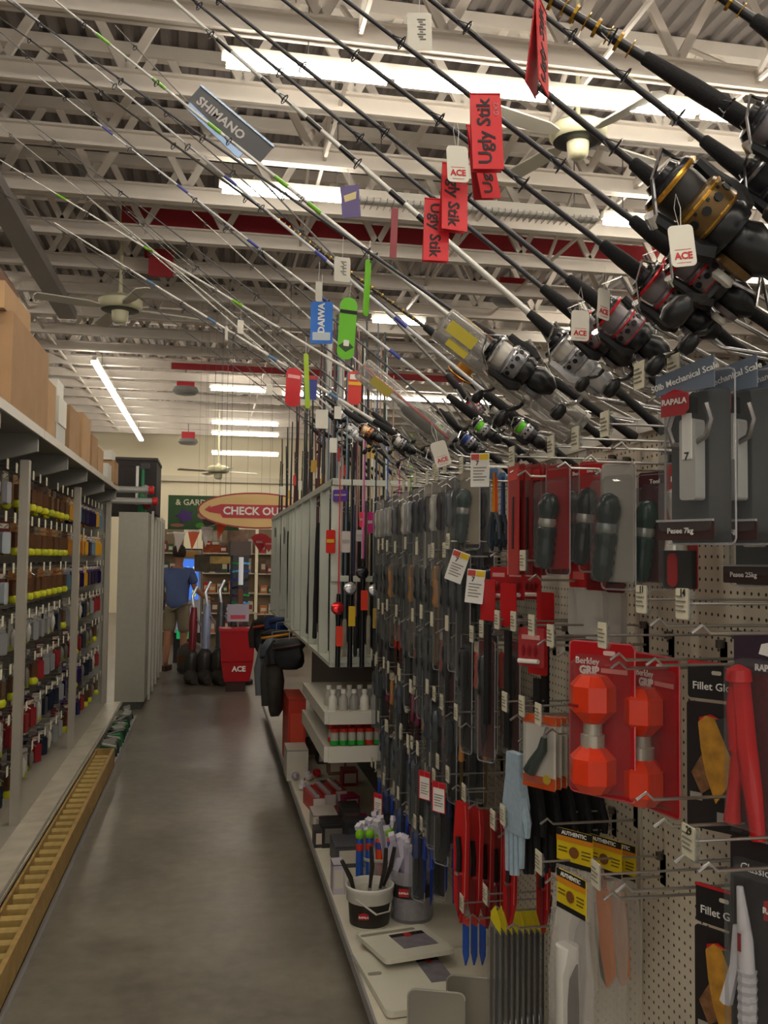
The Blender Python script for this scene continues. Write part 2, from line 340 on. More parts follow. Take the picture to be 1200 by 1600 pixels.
# ================= PRODUCTS (origin = hanging hole, front = local -Y) =================
CA = {}
def cached(f):
    def g(*a):
        k = (f.__name__,)+a
        if k not in CA: CA[k] = f(*a)
        return CA[k]
    return g
def hang_card(w, h, m, top=.03, t=.003, r=.006, y=0):
    p = rr(w, h, r, 0, top-h/2); return MB().prism(p, t, y).mesh('card', m)
def shell(w, h, d, m=None, top=.025, r=.012, y=0):
    """clear clamshell: flat rim and raised chamfered blister"""
    m = m or clear; a = rr(w, h, r, 0, top-h/2); b = rr(w*.86, h*.84, r, 0, top-h/2-h*.03); c = rr(w*.72, h*.8, r, 0, top-h/2-h*.03); n = len(a)
    mb = MB(); vs = [(u, y, v) for u, v in a]+[(u, y-.002, v) for u, v in b]+[(u, y-d, v) for u, v in c]
    fs = [tuple(range(2*n, 3*n))]
    for q in (0, 1):
        fs += [(q*n+i, q*n+(i+1) % n, (q+1)*n+(i+1) % n, (q+1)*n+i) for i in range(n)]
    mb.add(vs, fs); return mb.mesh('clamshell', m)
def rim(w, h, m, top=.025, y=0, r=.01):
    p = rr(w, h, r, 0, top-h/2, 2); return MB().tube([(u, y, v) for u, v in p+[p[0]]], .0022, 4).mesh('rim', m)
rimm = M('c8c8ca', .15, alpha=.4)
@cached
def knife(hcol, bcol, L, card, wood_=0):
    hm = M(hcol, .2, noise=.15 if wood_ else 0); h1 = L*.4
    handle = MB().tube([(0, -.014, -.018), (0, -.014, -.035), (.001, -.014, -.03-h1*.3), (0, -.014, -.03-h1*.6), (0, -.014, -.03-h1*.9), (0, -.014, -.034-h1)], [.009, .018, .02, .015, .02, .013], 7).mesh('handle', hm, True)
    blade = MB().prism([(-.011, -.03-h1), (.011, -.03-h1), (.009, -.04-L*.8), (-.006, -.03-L), (-.011, -.03-L*.7)], .003, -.012).mesh('blade', M(bcol, .25, .7))
    return [P('card', hang_card(.058, L+.075, M(card, .6))), P('handle', handle), P('blade', blade), P('clamshell', shell(.066, L+.085, .03)), P('rim', rim(.066, L+.085, rimm))]
@cached
def slim(hcol, L, bcol):
    return [P('handle', MB().lathe([(.004, -.02), (.009, -.03), (.008, -L*.3), (.011, -L*.42), (.006, -L*.45)], 8).mesh('handle', M(hcol, .4), True)),
        P('blade', MB().prism([(-.008, -L*.45), (.008, -L*.45), (.006, -L*.9), (-.004, -L)], .003).mesh('blade', M(bcol, .3, .6))), P('header', hang_card(.03, .035, M('c9c0aa', .6), .012))]
@cached
def red_sleeve(L, c):
    return [P('card', hang_card(.085, L, M(c, .35))), P('edge', MB().b2((-.0435, -.003, .03-L), (-.0415, .003, .028)).mesh('edge', M('d89a94', .4))),
        P('print_band', MB().prism(rr(.07, .03, .004, 0, 0), .0045).mesh('print_band', M('e24c44', .5))), P('blade_slot', MB().b2((-.006, -.004, -.2), (.006, .0, -.06)).mesh('blade_slot', M('2a1416', .5)))]
@cached
def scale_pack(title, foot):
    sl = M('d4d4d0', .25, .35); dg = M('4a4a4c', .5)
    kids = [P('card', hang_card(.125, .285, dg, .0, y=.004)),
        P('header_panel', MB().prism([(-.064, -.005), (-.064, .03), (.062, .055), (.062, -.005)][::-1], .003, -.043).mesh('header_panel', M('6b7686', .4)), kids=[P('lettering', text(title, .017, wht, .01), (0, -.046, .02), (0, -.19, 0)),
            P('logo', MB().prism([(-.03, -.028), (.02, -.028), (.03, -.018), (.03, .012), (0, .022), (-.03, .012)], .002, -.046).mesh('logo', M('b3222a', .4)), (-.02, 0, -.02)), P('lettering', text('RAPALA', .015, wht, .03), (-.02, -.049, -.022))]),
        P('spring_scale', MB().prism(rr(.034, .15, .006, 0, -.13), .03, -.022).mesh('spring_scale', sl), kids=[P('gauge_plate', MB().b2((-.01, -.039, -.13), (.01, -.037, -.04)).mesh('gauge_plate', M('e8e6de', .4)), kids=[P('lettering', text('7', .02, inkb, .02), (0, -.0395, -.125))]),
            P('hang_ring', MB().tube([(-.03, -.03, -.03), (-.045, -.03, -.07), (-.035, -.03, -.1), (0, -.03, -.105), (.035, -.03, -.09), (.045, -.03, -.06), (.035, -.03, -.03)], .006, 6).mesh('hang_ring', M('8a8684', .35, .8), True)), P('black_clip', MB().box((0, -.03, -.03), (.022, .02, .03)).mesh('black_clip', black))]),
        P('foot_label', MB().prism(rr(.118, .034, .003, 0, -.262), .003, -.043).mesh('foot_label', M('3a2422', .5)), kids=[P('lettering', text(foot, .014, wht, .02), (-.01, -.046, -.262))]),
        P('clamshell', shell(.15, .32, .05, clear2, .035)), P('rim', rim(.15, .32, rimm, .035)), P('shelf_edge', MB().b2((-.06, -.05, -.245), (.06, -.044, -.241)).mesh('shelf_edge', rimm))]
    return kids
@cached
def tool_pack(cc, bc, hc, txt):
    body = MB().lathe([(.004, -.035), (.018, -.042), (.026, -.065), (.025, -.085), (.019, -.1), (.019, -.118), (.024, -.122), (.024, -.14), (.021, -.15), (.024, -.16), (.021, -.17), (.024, -.18), (.021, -.19), (.022, -.205), (.014, -.22), (.004, -.222)], 14, (0, -.022, 0)).mesh('tool_body', M(bc, .18), True)
    return [P('card', hang_card(.085, .25, M(cc, .4)), kids=[P('lettering', text(txt, .014, wht, .02), (.0, -.003, .008))]), P('tool_body', body, rot=(0, .12, 0)),
        P('accent_ring', MB().lathe([(.021, -.098), (.023, -.11), (.019, -.12)], 12, (0, -.022, 0)).mesh('accent_ring', M(hc, .25, .6), True), rot=(0, .12, 0)), P('clamshell', shell(.09, .26, .05, clear)), P('rim', rim(.09, .26, rimm))]
@cached
def dumbbell_pack():
    o = M('e03c1c', .14)
    end = lambda z, f: MB().lathe([(.004, z+f*.055), (.03, z+f*.052), (.05, z+f*.03), (.05, z-f*.022), (.022, z-f*.05), (.012, z-f*.052)], 8, (0, -.035, 0), a0=.39).mesh('float_end', o)
    return [P('card', hang_card(.16, .33, M('b8141e', .35), .025), kids=[P('lettering', text('Berkley', .02, wht, .02), (-.035, -.003, -.018)), P('lettering', text('GRIP', .024, wht, .05), (-.03, -.003, -.038)),
            P('hang_slot', MB().prism(rr(.03, .01, .004, .02, .003), .004).mesh('hang_slot', M('e9c9c4', .5))), P('print_box', MB().b2((.0, -.003, -.04), (.065, -.0018, -.03)).mesh('print_box', M('dd8f88', .5)))]),
        P('float_end', end(-.095, 1)), P('float_end', end(-.24, -1)), P('neck', MB().lathe([(.02, -.14), (.02, -.168), (.026, -.17), (.026, -.205)], 12, (0, -.035, 0)).mesh('neck', M('b9b2a4', .3, .4), True)),
        P('vent_slot', MB().box((-.018, -.081, -.105), (.024, .006, .006)).mesh('vent_slot', M('8a1c10', .5))), P('clamshell', shell(.16, .335, .05, clear2)), P('rim', rim(.162, .333, M('d8666a', .2)))]
@cached
def glove_pack():
    k = M('161315', .6); rd = M('c8202a', .4)
    glove = MB().prism([(-.035, -.1), (-.02, -.085), (.01, -.09), (.03, -.12), (.04, -.17), (.03, -.21), (0, -.255), (-.02, -.2), (-.03, -.15)], .012, -.004).mesh('glove_photo', M('c08a2c', .6, noise=.35, scale=30))
    return [P('header', hang_card(.12, .075, k, .022), kids=[P('lettering', text('Fillet Glove', .0215, wht, .01), (0, -.003, -.028)), P('red_edge', MB().b2((-.06, -.0025, .016), (.06, -.001, .022)).mesh('red_edge', rd)), P('hang_slot', MB().prism(rr(.02, .008, .003), .0045).mesh('hang_slot', M('d0c8b8', .5)))]),
        P('card', MB().prism(rr(.124, .25, .006, 0, -.185), .006).mesh('card', M('1d1718', .5))), P('glove_photo', glove), P('fish_photo', MB().prism([(-.05, -.2), (-.01, -.13), (.02, -.16), (.0, -.22), (-.03, -.24)], .006, -.006).mesh('fish_photo', M('7d5634', .6, noise=.4, scale=60))),
        P('logo', MB().prism([(-.022, -.02), (.022, -.02), (.022, .01), (0, .018), (-.022, .01)], .003, -.006).mesh('logo', rd), (-.012, 0, -.1), kids=[P('lettering', text('RAPALA', .0125, wht, .04), (0, -.0085, -.003))]),
        P('grey_cuff', MB().prism([(.0, -.09), (.045, -.08), (.06, -.16), (.05, -.3), (.03, -.3), (.04, -.18)], .014, -.004).mesh('grey_cuff', M('3b3a3c', .7))), P('foot_print', MB().b2((.0, -.0045, -.292), (.035, -.003, -.272)).b2((-.055, -.0045, -.255), (-.03, -.003, -.24)).mesh('foot_print', M('9a948c', .6)))]
@cached
def red_tool_pack():
    r = M('d01c22', .14)
    return [P('card', hang_card(.13, .36, M('5c1820', .45, noise=.3, scale=90))), P('header', MB().b2((-.065, -.004, -.04), (.065, -.002, .03)).mesh('header', M('3a2c3c', .5)), kids=[P('fish_print', MB().prism([(-.01, .0), (-.004, .018), (.012, .022), (.02, .01), (.022, -.02), (.014, -.004), (.004, -.002)], .002, -.005).mesh('fish_print', wht), (0, 0, -.005)),
            P('lettering', text('RAPALA', .016, wht, .04), (.01, -.0055, -.03))]),
        P('grip', MB().tube([(-.035, -.03, -.05), (-.037, -.03, -.1), (-.035, -.03, -.18)], [.014, .02, .018], 8).mesh('grip', r, True)), P('fork_arm', MB().tube([(-.03, -.03, -.17), (-.045, -.03, -.25), (-.05, -.03, -.31)], [.016, .012, .016], 8).mesh('fork_arm', r, True)),
        P('fork_arm', MB().tube([(-.032, -.03, -.05), (-.02, -.03, -.17), (-.005, -.03, -.25), (.005, -.03, -.33)], [.018, .019, .017, .013], 8).mesh('fork_arm', r, True)), P('top_knob', MB().lathe([(.004, -.025), (.022, -.034), (.024, -.055), (.012, -.06)], 12, (-.034, -.03, 0)).mesh('top_knob', r, True)), P('clamshell', shell(.13, .36, .055, clear2))]
@cached
def white_knife_pack():
    w = M('dcdae0', .35)
    return [P('card', hang_card(.12, .4, M('211a1c', .5), .02), kids=[P('lettering', text('Classic Fillet', .02, wht, .0), (.01, -.003, -.03)), P('logo', MB().prism([(-.024, -.02), (.024, -.02), (.024, .012), (0, .02), (-.024, .012)], .003, -.004).mesh('logo', red), (.03, 0, -.09), kids=[P('lettering', text('RAPALA', .014, wht, .04), (0, -.0065, -.003))])]),
        P('handle', MB().tube([(-.03, -.02, -.06), (-.02, -.02, -.15), (-.015, -.02, -.26), (-.02, -.02, -.36)], [.006, .014, .015, .01], 8).mesh('handle', w, True), kids=[P('red_badge', MB().box((-.022, -.036, -.15), (.006, .002, .03)).mesh('red_badge', dred))]), P('sheath', MB().tube([(-.04, -.018, -.13), (-.042, -.018, -.2), (-.06, -.018, -.27)], [.005, .009, .012], 7).mesh('sheath', w, True)),
        P('ribbing', MB().lathe([(.0155, -.2-.008*i) if i % 2 else (.0175, -.2-.008*i) for i in range(14)], 8, (-.017, -.02, 0)).mesh('ribbing', M('c9c7cf', .4))), P('clamshell', shell(.125, .41, .045, clear2, .02))]
@cached
def yellow_bag(item):
    y = M('e0c414', .5); og = M('d88a1a', .5)
    ps = [P('header', hang_card(.1, .085, y, .02), kids=[P('black_band', MB().b2((-.05, -.003, .004), (.05, -.0012, .02)).mesh('black_band', dblack), kids=[P('lettering', text('AUTHENTIC', .0125, wht, .03), (0, -.0036, .0115))]), P('orange_band', MB().b2((-.05, -.0028, -.008), (.05, -.0014, .004)).mesh('orange_band', og)),
            P('emblem', MB().lathe([(.013, 0), (.013, .002), (.008, .002)], 14, (0, -.005, -.03), 'y').mesh('emblem', M('7a4a20', .6))), P('fine_print', MB().b2((-.045, -.0026, -.025), (-.02, -.0016, -.022)).b2((-.045, -.0026, -.033), (-.02, -.0016, -.03)).b2((.02, -.0026, -.025), (.045, -.0016, -.022)).b2((.02, -.0026, -.033), (.045, -.0016, -.03)).b2((.02, -.0026, -.041), (.042, -.0016, -.038)).mesh('fine_print', M('6a5a14', .6))),
            P('foot_band', MB().b2((-.05, -.003, -.065), (.05, -.0012, -.054)).mesh('foot_band', dblack))]),
        P('bag', MB().add([(-.05, -.002, -.06), (.05, -.002, -.06), (.055, -.022, -.2), (.05, -.02, -.42), (-.05, -.02, -.42), (-.055, -.022, -.2), (-.05, .002, -.06), (.05, .002, -.06), (.055, .018, -.2), (.05, .016, -.42), (-.05, .016, -.42), (-.055, .018, -.2)],
            [(0, 1, 2, 5), (5, 2, 3, 4), (6, 11, 8, 7), (11, 10, 9, 8), (1, 7, 8, 2), (2, 8, 9, 3), (0, 5, 11, 6), (5, 4, 10, 11), (4, 3, 9, 10)]).mesh('bag', M('d6d2cc', .2, alpha=.3)))]
    if item == 'tube':
        ps += [P('white_tube', MB().lathe([(.022, 0), (.026, 0), (.026, -.26), (.02, -.27), (.02, -.03)], 16, (0, 0, -.14)).mesh('white_tube', M('d9d7d0', .4), True), (-.015, 0, 0)), P('dark_blade', MB().prism([(.012, -.2), (.035, -.16), (.04, -.3), (.03, -.42), (.01, -.42), (.0, -.3)], .006, -.012).mesh('dark_blade', M('2e2a32', .4)))]
    else:
        ps += [P('orange_tool', MB().prism([(-.02, -.1), (.01, -.1), (.02, -.2), (.028, -.3), (.01, -.33), (-.01, -.24), (-.02, -.18)], .014).mesh('orange_tool', M('e07a14', .4)), kids=[P('dark_edge', MB().prism([(-.03, -.14), (-.02, -.14), (-.01, -.24), (.01, -.33), (-.008, -.31), (-.026, -.22)], .01).mesh('dark_edge', dgrey))]), P('orange_stem', MB().box((-.005, 0, -.085), (.012, .012, .05)).mesh('orange_stem', M('b85a14', .5)))]
    return ps
@cached
def long_sleeve(c):
    return [P('sleeve', MB().prism([(-.028, .02), (.028, .02), (.036, -.05), (.03, -.3), (.0, -.4), (-.036, -.33), (-.04, -.1)][::-1], .014).mesh('sleeve', M(c, .3))), P('handle', MB().tube([(-.005, -.012, -.1), (.004, -.012, -.16), (0, -.012, -.22)], .011, 7).mesh('handle', black, True)),
        P('bolster', MB().box((0, -.014, -.225), (.02, .018, .012)).mesh('bolster', chrome)), P('blade', MB().prism([(-.01, -.23), (.01, -.23), (.008, -.35), (-.006, -.38)], .003, -.01).mesh('blade', M('8a3238', .3, .3))), P('seam', MB().tube([(.028, -.009, .015), (.036, -.009, -.05), (.029, -.009, -.3)], .0015, 4).mesh('seam', M('e07a70', .3)))]
@cached
def remover_card():
    return [P('card', hang_card(.1, .18, M('e2ded2', .5), .02), kids=[P('orange_band', MB().b2((-.05, -.0028, -.002), (.05, -.0015, .02)).mesh('orange_band', M('d8541c', .5))), P('foot_band', MB().b2((-.05, -.0028, -.16), (.05, -.0015, -.13)).mesh('foot_band', M('d8541c', .5)))]),
        P('tool_handle', MB().tube([(.025, -.014, -.03), (.02, -.014, -.06), (-.005, -.014, -.095), (-.02, -.014, -.12)], [.008, .013, .016, .018], 8).mesh('tool_handle', M('22332e', .35), True), kids=[P('steel_jaw', MB().tube([(.025, -.014, -.035), (.035, -.014, -.005)], .005, 6).mesh('steel_jaw', steel, True))]), P('yellow_spot', MB().lathe([(.001, -.003), (.012, -.003), (.012, 0)], 10, (.025, -.001, -.135), 'y').mesh('yellow_spot', yellow)), P('clamshell', shell(.1, .18, .03, clear))]
@cached
def small_card(c, ic):
    return [P('card', hang_card(.085, .1, M(c, .45), .018), kids=[P('print_band', MB().b2((-.03, -.003, -.012), (.03, -.0015, .0)).mesh('print_band', M('d9a09a', .5)))]), P('white_tube', MB().tube([(-.032, -.012, -.068), (.034, -.012, -.066)], .006, 8).mesh('white_tube', wht, True))]+[P('lure', MB().lathe([(.001, -.025), (.005, -.035), (.004, -.048), (.001, -.056)], 6, (-.02+.02*i, -.008, 0)).mesh('lure', M(ic, .4), True)) for i in range(3)]
@cached
def glove(c, L):
    m = M(c, .75, noise=.1, scale=80)
    return [P('cuff', MB().prism([(-.03, .02), (.03, .02), (.034, -.05), (-.034, -.05)][::-1], .022).mesh('cuff', m)), P('palm', MB().prism([(-.034, -.05), (.034, -.05), (.05, -.11), (.045, -L*.62), (-.042, -L*.62), (-.045, -.11)][::-1], .024).mesh('palm', m))]+[
        P('finger', MB().tube([(-.034+.021*i, 0, -L*.58), (-.036+.022*i, 0, -L*(.88+(.1, .12, .1, .02)[i]))], [.011, .008], 7).mesh('finger', m, True)) for i in range(4)]+[P('thumb', MB().tube([(.036, 0, -.09), (.055, 0, -L*.5), (.055, 0, -L*.62)], [.012, .012, .008], 7).mesh('thumb', m, True))]
@cached
def scissors_pack(c1, c2):
    return [P('blade', MB().prism([(-.004, 0), (.005, 0), (.008, -.12), (-.006, -.12)], .004).mesh('blade', M(c1, .35)), kids=[P('blade_edge', MB().prism([(.006, 0), (.014, 0), (.016, -.13), (.008, -.13)], .003).mesh('blade_edge', M(c2, .35)))]),
        P('handle', MB().tube([(-.005, 0, -.12), (-.02, 0, -.16), (-.022, 0, -.21), (-.008, 0, -.23), (.0, 0, -.2), (0, 0, -.14)], .007, 6).mesh('handle', M('22303c', .4), True)), P('handle', MB().tube([(.008, 0, -.12), (.025, 0, -.16), (.028, 0, -.2), (.016, 0, -.22), (.006, 0, -.18)], .007, 6).mesh('handle', M('22303c', .4), True)), P('header', hang_card(.04, .03, M('5f86b8', .5), .012))]
@cached
def slim_pack(c):
    return [P('header', MB().prism([(-.02, .02), (.0, .045), (.022, .0), (.024, -.03), (-.02, .0)][::-1], .002).mesh('header', M('d8c820', .5))), P('rod_strip', MB().b2((-.018, -.004, -.36), (-.008, .0, -.02)).mesh('rod_strip', M(c, .4))), P('rod_strip', MB().b2((.004, -.003, -.36), (.012, .001, -.03)).mesh('rod_strip', M('34303a', .4))),
        P('sleeve', MB().b2((-.026, -.007, -.37), (.026, .004, -.02)).mesh('sleeve', clear)), P('weight', MB().lathe([(.001, -.28), (.007, -.29), (.008, -.32), (.001, -.34)], 8, (-.002, -.008, 0)).mesh('weight', chrome, True))]
@cached
def blue_blade():
    b = M('1c50b0', .4); return [P('blade', MB().prism([(-.014, -.01), (.014, -.01), (.015, -.1), (.0, -.135), (-.014, -.1)][::-1], .005).mesh('blade', b)), P('header', hang_card(.03, .03, M('c03a30', .5), .015))]
@cached
def strap(L):
    return [P('strap', MB().b2((-.013, -.005, -L), (.013, .005, 0)).mesh('strap', M('121013', .8))), P('header', hang_card(.08, .12, redcard, .13))]
@cached
def clear_bag(c, tc):
    return [P('header', hang_card(.07, .06, M(c, .4), .02)), P('bag', MB().prism(rr(.065, .12, .01, 0, -.1), .018).mesh('bag', M('cdcbc6', .3, alpha=.45))), P('print_band', MB().b2((-.02, -.003, -.02), (.02, -.0015, 0)).mesh('print_band', M(tc, .5)))]
@cached
def berkley_bottle():
    return [P('card', hang_card(.075, .26, M('b3161e', .35), .03), kids=[P('lettering', text('Berkley', .015, wht, .02), (0, -.003, .0))]), P('clear_tube', MB().lathe([(.006, -.02), (.022, -.03), (.018, -.06), (.01, -.09), (.02, -.12), (.024, -.15)], 12, (0, -.02, 0)).mesh('clear_tube', M('e6e2d8', .1, .3), True)),
        P('base_panel', MB().b2((-.036, -.012, -.228), (.036, 0, -.15)).mesh('base_panel', M('20201f', .4)), kids=[P('red_oval', MB().prism(rr(.024, .07, .012, -.012, -.19, 4), .002, -.014).mesh('red_oval', red))]), P('clamshell', shell(.08, .27, .04, clear))]
@cached
def sale_label(kind):
    c1 = inkr if kind else M('c84c3c', .5); mb = MB().mat(wht).prism(rr(.056, .1, .002, 0, -.05), .001).mat(c1).b2((-.026, -.002, -.02), (-.002, -.0006, -.003)).mat(yellow if not kind else c1).b2((.0, -.002, -.02), (.026, -.0006, -.003))
    mb.mat(inkg)
    for i in range(5): mb.b2((-.02, -.0016, -.045-.009*i), (.02-.006*(i % 3), -.0006, -.042-.009*i))
    ps = [P('paper', mb.mesh('paper'))]
    if kind: ps.append(P('red_border', MB().tube([(-.028, -.001, -.001), (.028, -.001, -.001), (.028, -.001, -.1), (-.028, -.001, -.1), (-.028, -.001, -.001)], .0025, 4).mesh('red_border', inkr)))
    else: ps.append(P('black_mark', text('7', .02, inkb, .02), (-.008, -.0015, -.03)))
    return ps
@cached
def ace_tag():
    return [P('card', MB().prism(rr(.044, .072, .008, 0, -.036), .0012).mesh('card', M('e4e0d2', .5))), P('lettering', text('ACE', .0165, inkr, .03), (0, -.0012, -.054)), P('red_line', MB().b2((-.014, -.0012, -.043), (.014, -.0006, -.0422)).b2((-.012, -.0012, -.0658), (.012, -.0006, -.065)).mesh('red_line', inkr)), P('string', MB().tube([(-.001, 0, -.006), (-.006, 0, .03), (0, 0, .055), (.005, 0, .03), (.001, 0, -.006)], .0006, 3).mesh('string', wht))]
@cached
def blank_tag(w, h, fine):
    mb = MB().mat(M('d9d5c8', .6)).prism(rr(w, h, .004, 0, -h/2), .0012)
    if fine:
        mb.mat(M('6c6860', .6))
        for i in range(9): mb.b2((-w*.1+(i % 3)*.003, -.0018, -h*.2-h*.065*i), (w*.25-(i % 2)*.006, -.0006, -h*.17-h*.065*i))
    return [P('card', mb.mesh('card')), P('string', MB().tube([(0, 0, -.004), (.002, 0, .05)], .0007, 3).mesh('string', wht))]
@cached
def stik_tag(flip):
    m = M('d8262e', .45)
    return [P('front_card', MB().b2((-.03, -.001, -.15), (.03, .001, 0)).mesh('front_card', m), rot=(-.05, 0, 0), kids=[P('lettering', text('Ugly Stik', .037, M('241a1e', .6), .02, -1 if flip else 1), (-.004, -.0018, -.075)), P('lettering', text('GX2', .014, M('c8888a', .5), .0, -1 if flip else 1), (.02, -.0018, -.03))]),
        P('back_card', MB().b2((-.03, -.001, -.148), (.03, .001, 0)).mesh('back_card', M('b81c26', .5)), rot=(.1, 0, 0)), P('fold', MB().tube([(-.03, 0, .001), (.03, 0, .001)], .0025, 5).mesh('fold', m))]
def blade_tag(col, w, h, lab_parts=()):
    return [P('card', MB().prism(rr(w, h, w*.45, 0, -h/2, 4), .0015).mesh('card', M(col, .4)))]+list(lab_parts)+[P('string', MB().tube([(0, 0, -.004), (.002, 0, .04)], .0007, 3).mesh('string', wht))]
# ================= FISHING RODS =================
def lathe_x(prof, n=16, c=(0,0,0)): return MB().lathe(prof, n, c, 'x')
@cached
def holes_mesh():
    mb = MB()
    for i in range(12):
        t = i*math.pi/6; u = Vector((0, math.cos(t), math.sin(t))); mb.cone(Vector((.0265, 0, 0))+u*.0275, Vector((.0265, 0, 0))+u*.0301, .0042, n=8)
        t += .26; u = Vector((0, math.cos(t), math.sin(t))); mb.cone(Vector((.032, 0, 0))+u*.0275, Vector((.032, 0, 0))+u*.0301, .0016, n=6)
    return mb.mesh('skirt_holes', M('0c0b0b', .6))
@cached
def reel_parts(spool, ring, body, rotor):
    bm = M(body, .3, .3 if body != '151517' else 0); rm = M(rotor, .28, .5); sp = M(spool, .4, .1); rg = M(ring, .22, .8 if ring not in ('c8202a',) else .2)
    # axis x toward rod tip, foot up (+z)
    ps = [P('spool', lathe_x([(.004, .078), (.016, .078), (.018, .072), (.027, .07), (.029, .066), (.029, .064)], 18).mesh('spool', M('2a2a2c', .25, .6), True), kids=[P('spool_lip', lathe_x([(.0295, .066), (.0305, .064), (.0295, .0615)], 18).mesh('spool_lip', rg, True)), P('line', lathe_x([(.0215, .063), (.0225, .055), (.0215, .042)], 18).mesh('line', sp, True)),
            P('spool_skirt', lathe_x([(.023, .042), (.0275, .04), (.029, .036), (.0295, .016), (.027, .012)], 18).mesh('spool_skirt', rm, True)), P('skirt_band', lathe_x([(.0298, .037), (.0302, .036), (.0298, .034)], 18).mesh('skirt_band', rg)), P('lower_band', lathe_x([(.0286, .017), (.0296, .0155), (.0286, .014)], 18).mesh('lower_band', rg)), P('skirt_holes', holes_mesh(), kind='stuff')]),
        P('rotor', lathe_x([(.024, .014), (.028, .006), (.024, -.006), (.01, -.01)], 16).tube([(.0, .022, .014), (.012, .0285, .019), (.04, .0285, .019), (.058, .03, .021)], [.011, .0105, .007, .006], 7).tube([(.0, -.022, -.014), (.012, -.0285, -.019), (.04, -.0285, -.019), (.058, -.03, -.021)], [.011, .0105, .007, .006], 7).mesh('rotor', bm, True), kids=[P('line_roller', MB().cone((.052, -.034, -.018), (.062, -.03, -.024), .006, n=8).mesh('line_roller', chrome, True))]),
        P('bail', MB().tube([(.055, .03, .022), (.078, .02, .012), (.09, .016, -.018), (.08, -.008, -.034), (.055, -.03, -.024)], .0019, 5).mesh('bail', chrome, True)),
        P('gearbox', MB().tube([(-.006, 0, 0), (-.02, 0, .002), (-.04, 0, .004), (-.056, 0, .002)], [.017, .024, .02, .008], 10).mesh('gearbox', bm, True), kids=[P('side_plate', MB().lathe([(.019, -.017), (.017, -.024), (.008, -.026), (.001, -.026)], 14, (-.025, 0, -.002), 'y').mesh('side_plate', rm, True))]),
        P('stem', MB().tube([(-.02, 0, .018), (-.012, 0, .04), (-.01, 0, .062)], [.008, .006, .006], 8).box((-.012, 0, .064), (.06, .012, .005)).mesh('stem', bm, True)),
        P('crank', MB().tube([(-.025, -.02, -.002), (-.025, -.05, -.003), (-.022, -.056, -.01), (-.008, -.062, -.05)], .0038, 6).mesh('crank', M('b8b8ba', .2, .9) if body != '151517' else black, True), kids=[P('knob', MB().lathe([(.004, -.0), (.01, -.006), (.0115, -.02), (.008, -.028), (.001, -.03)], 10, (-.008, -.062, -.052), 'y').mesh('knob', black, True)), P('crank_arm_ring', MB().lathe([(.009, -.028), (.011, -.034), (.008, -.037)], 12, (-.025, 0, -.002), 'y').mesh('crank_arm_ring', M('c9c5ba', .3), True))])]
    return ps
@cached
def round_reel():
    o = M('c08228', .3, .5)
    return [P('side_plate', MB().lathe([(.034, 0), (.036, -.004), (.034, -.01), (.02, -.014), (.001, -.015)], 22, (0, -.018, -.01), 'y').mesh('side_plate', black, True), kids=[P('gold_rim', MB().lathe([(.0345, -.003), (.0375, -.006), (.0345, -.009)], 22, (0, -.018, -.01), 'y').mesh('gold_rim', o, True)), P('emblem', MB().box((0, -.034, -.008), (.02, .002, .007), (0, .5, 0)).box((.006, -.034, -.016), (.01, .002, .01)).mesh('emblem', o))]),
        P('side_plate', MB().lathe([(.034, 0), (.036, .004), (.034, .01), (.001, .012)], 22, (0, .018, -.01), 'y').mesh('side_plate', black, True)), P('spool', MB().lathe([(.03, -.018), (.03, -.015), (.02, -.013), (.02, .013), (.03, .015), (.03, .018)], 18, (0, 0, -.01), 'y').mesh('spool', o, True)),
        P('reel_foot', MB().box((0, 0, .03), (.07, .012, .012)).mesh('reel_foot', black)), P('crank', MB().tube([(0, .03, -.01), (0, .045, -.01), (.04, .045, -.03)], .004, 6).mesh('crank', chrome, True), kids=[P('knob', MB().lathe([(.004, 0), (.01, .006), (.009, .02), (.001, .024)], 10, (.04, .046, -.03), 'y').mesh('knob', black, True))])]
@cached
def guide(r):
    pts = [(0, r*math.cos(t), -.012-r*1.1+r*math.sin(t)) for t in [i*math.pi/5 for i in range(11)]]
    mb = MB().tube(pts, .0014, 4).tube([(.03, 0, -.001), (0, r*.6, -.012-r*.5)], .001, 3).tube([(.03, 0, -.001), (0, -r*.6, -.012-r*.5)], .001, 3).tube([(-.02, 0, -.001), (0, 0, -.014)], .001, 3)
    return mb.mesh('line_guide', M('4a484c', .25, .8))
RODC = {}
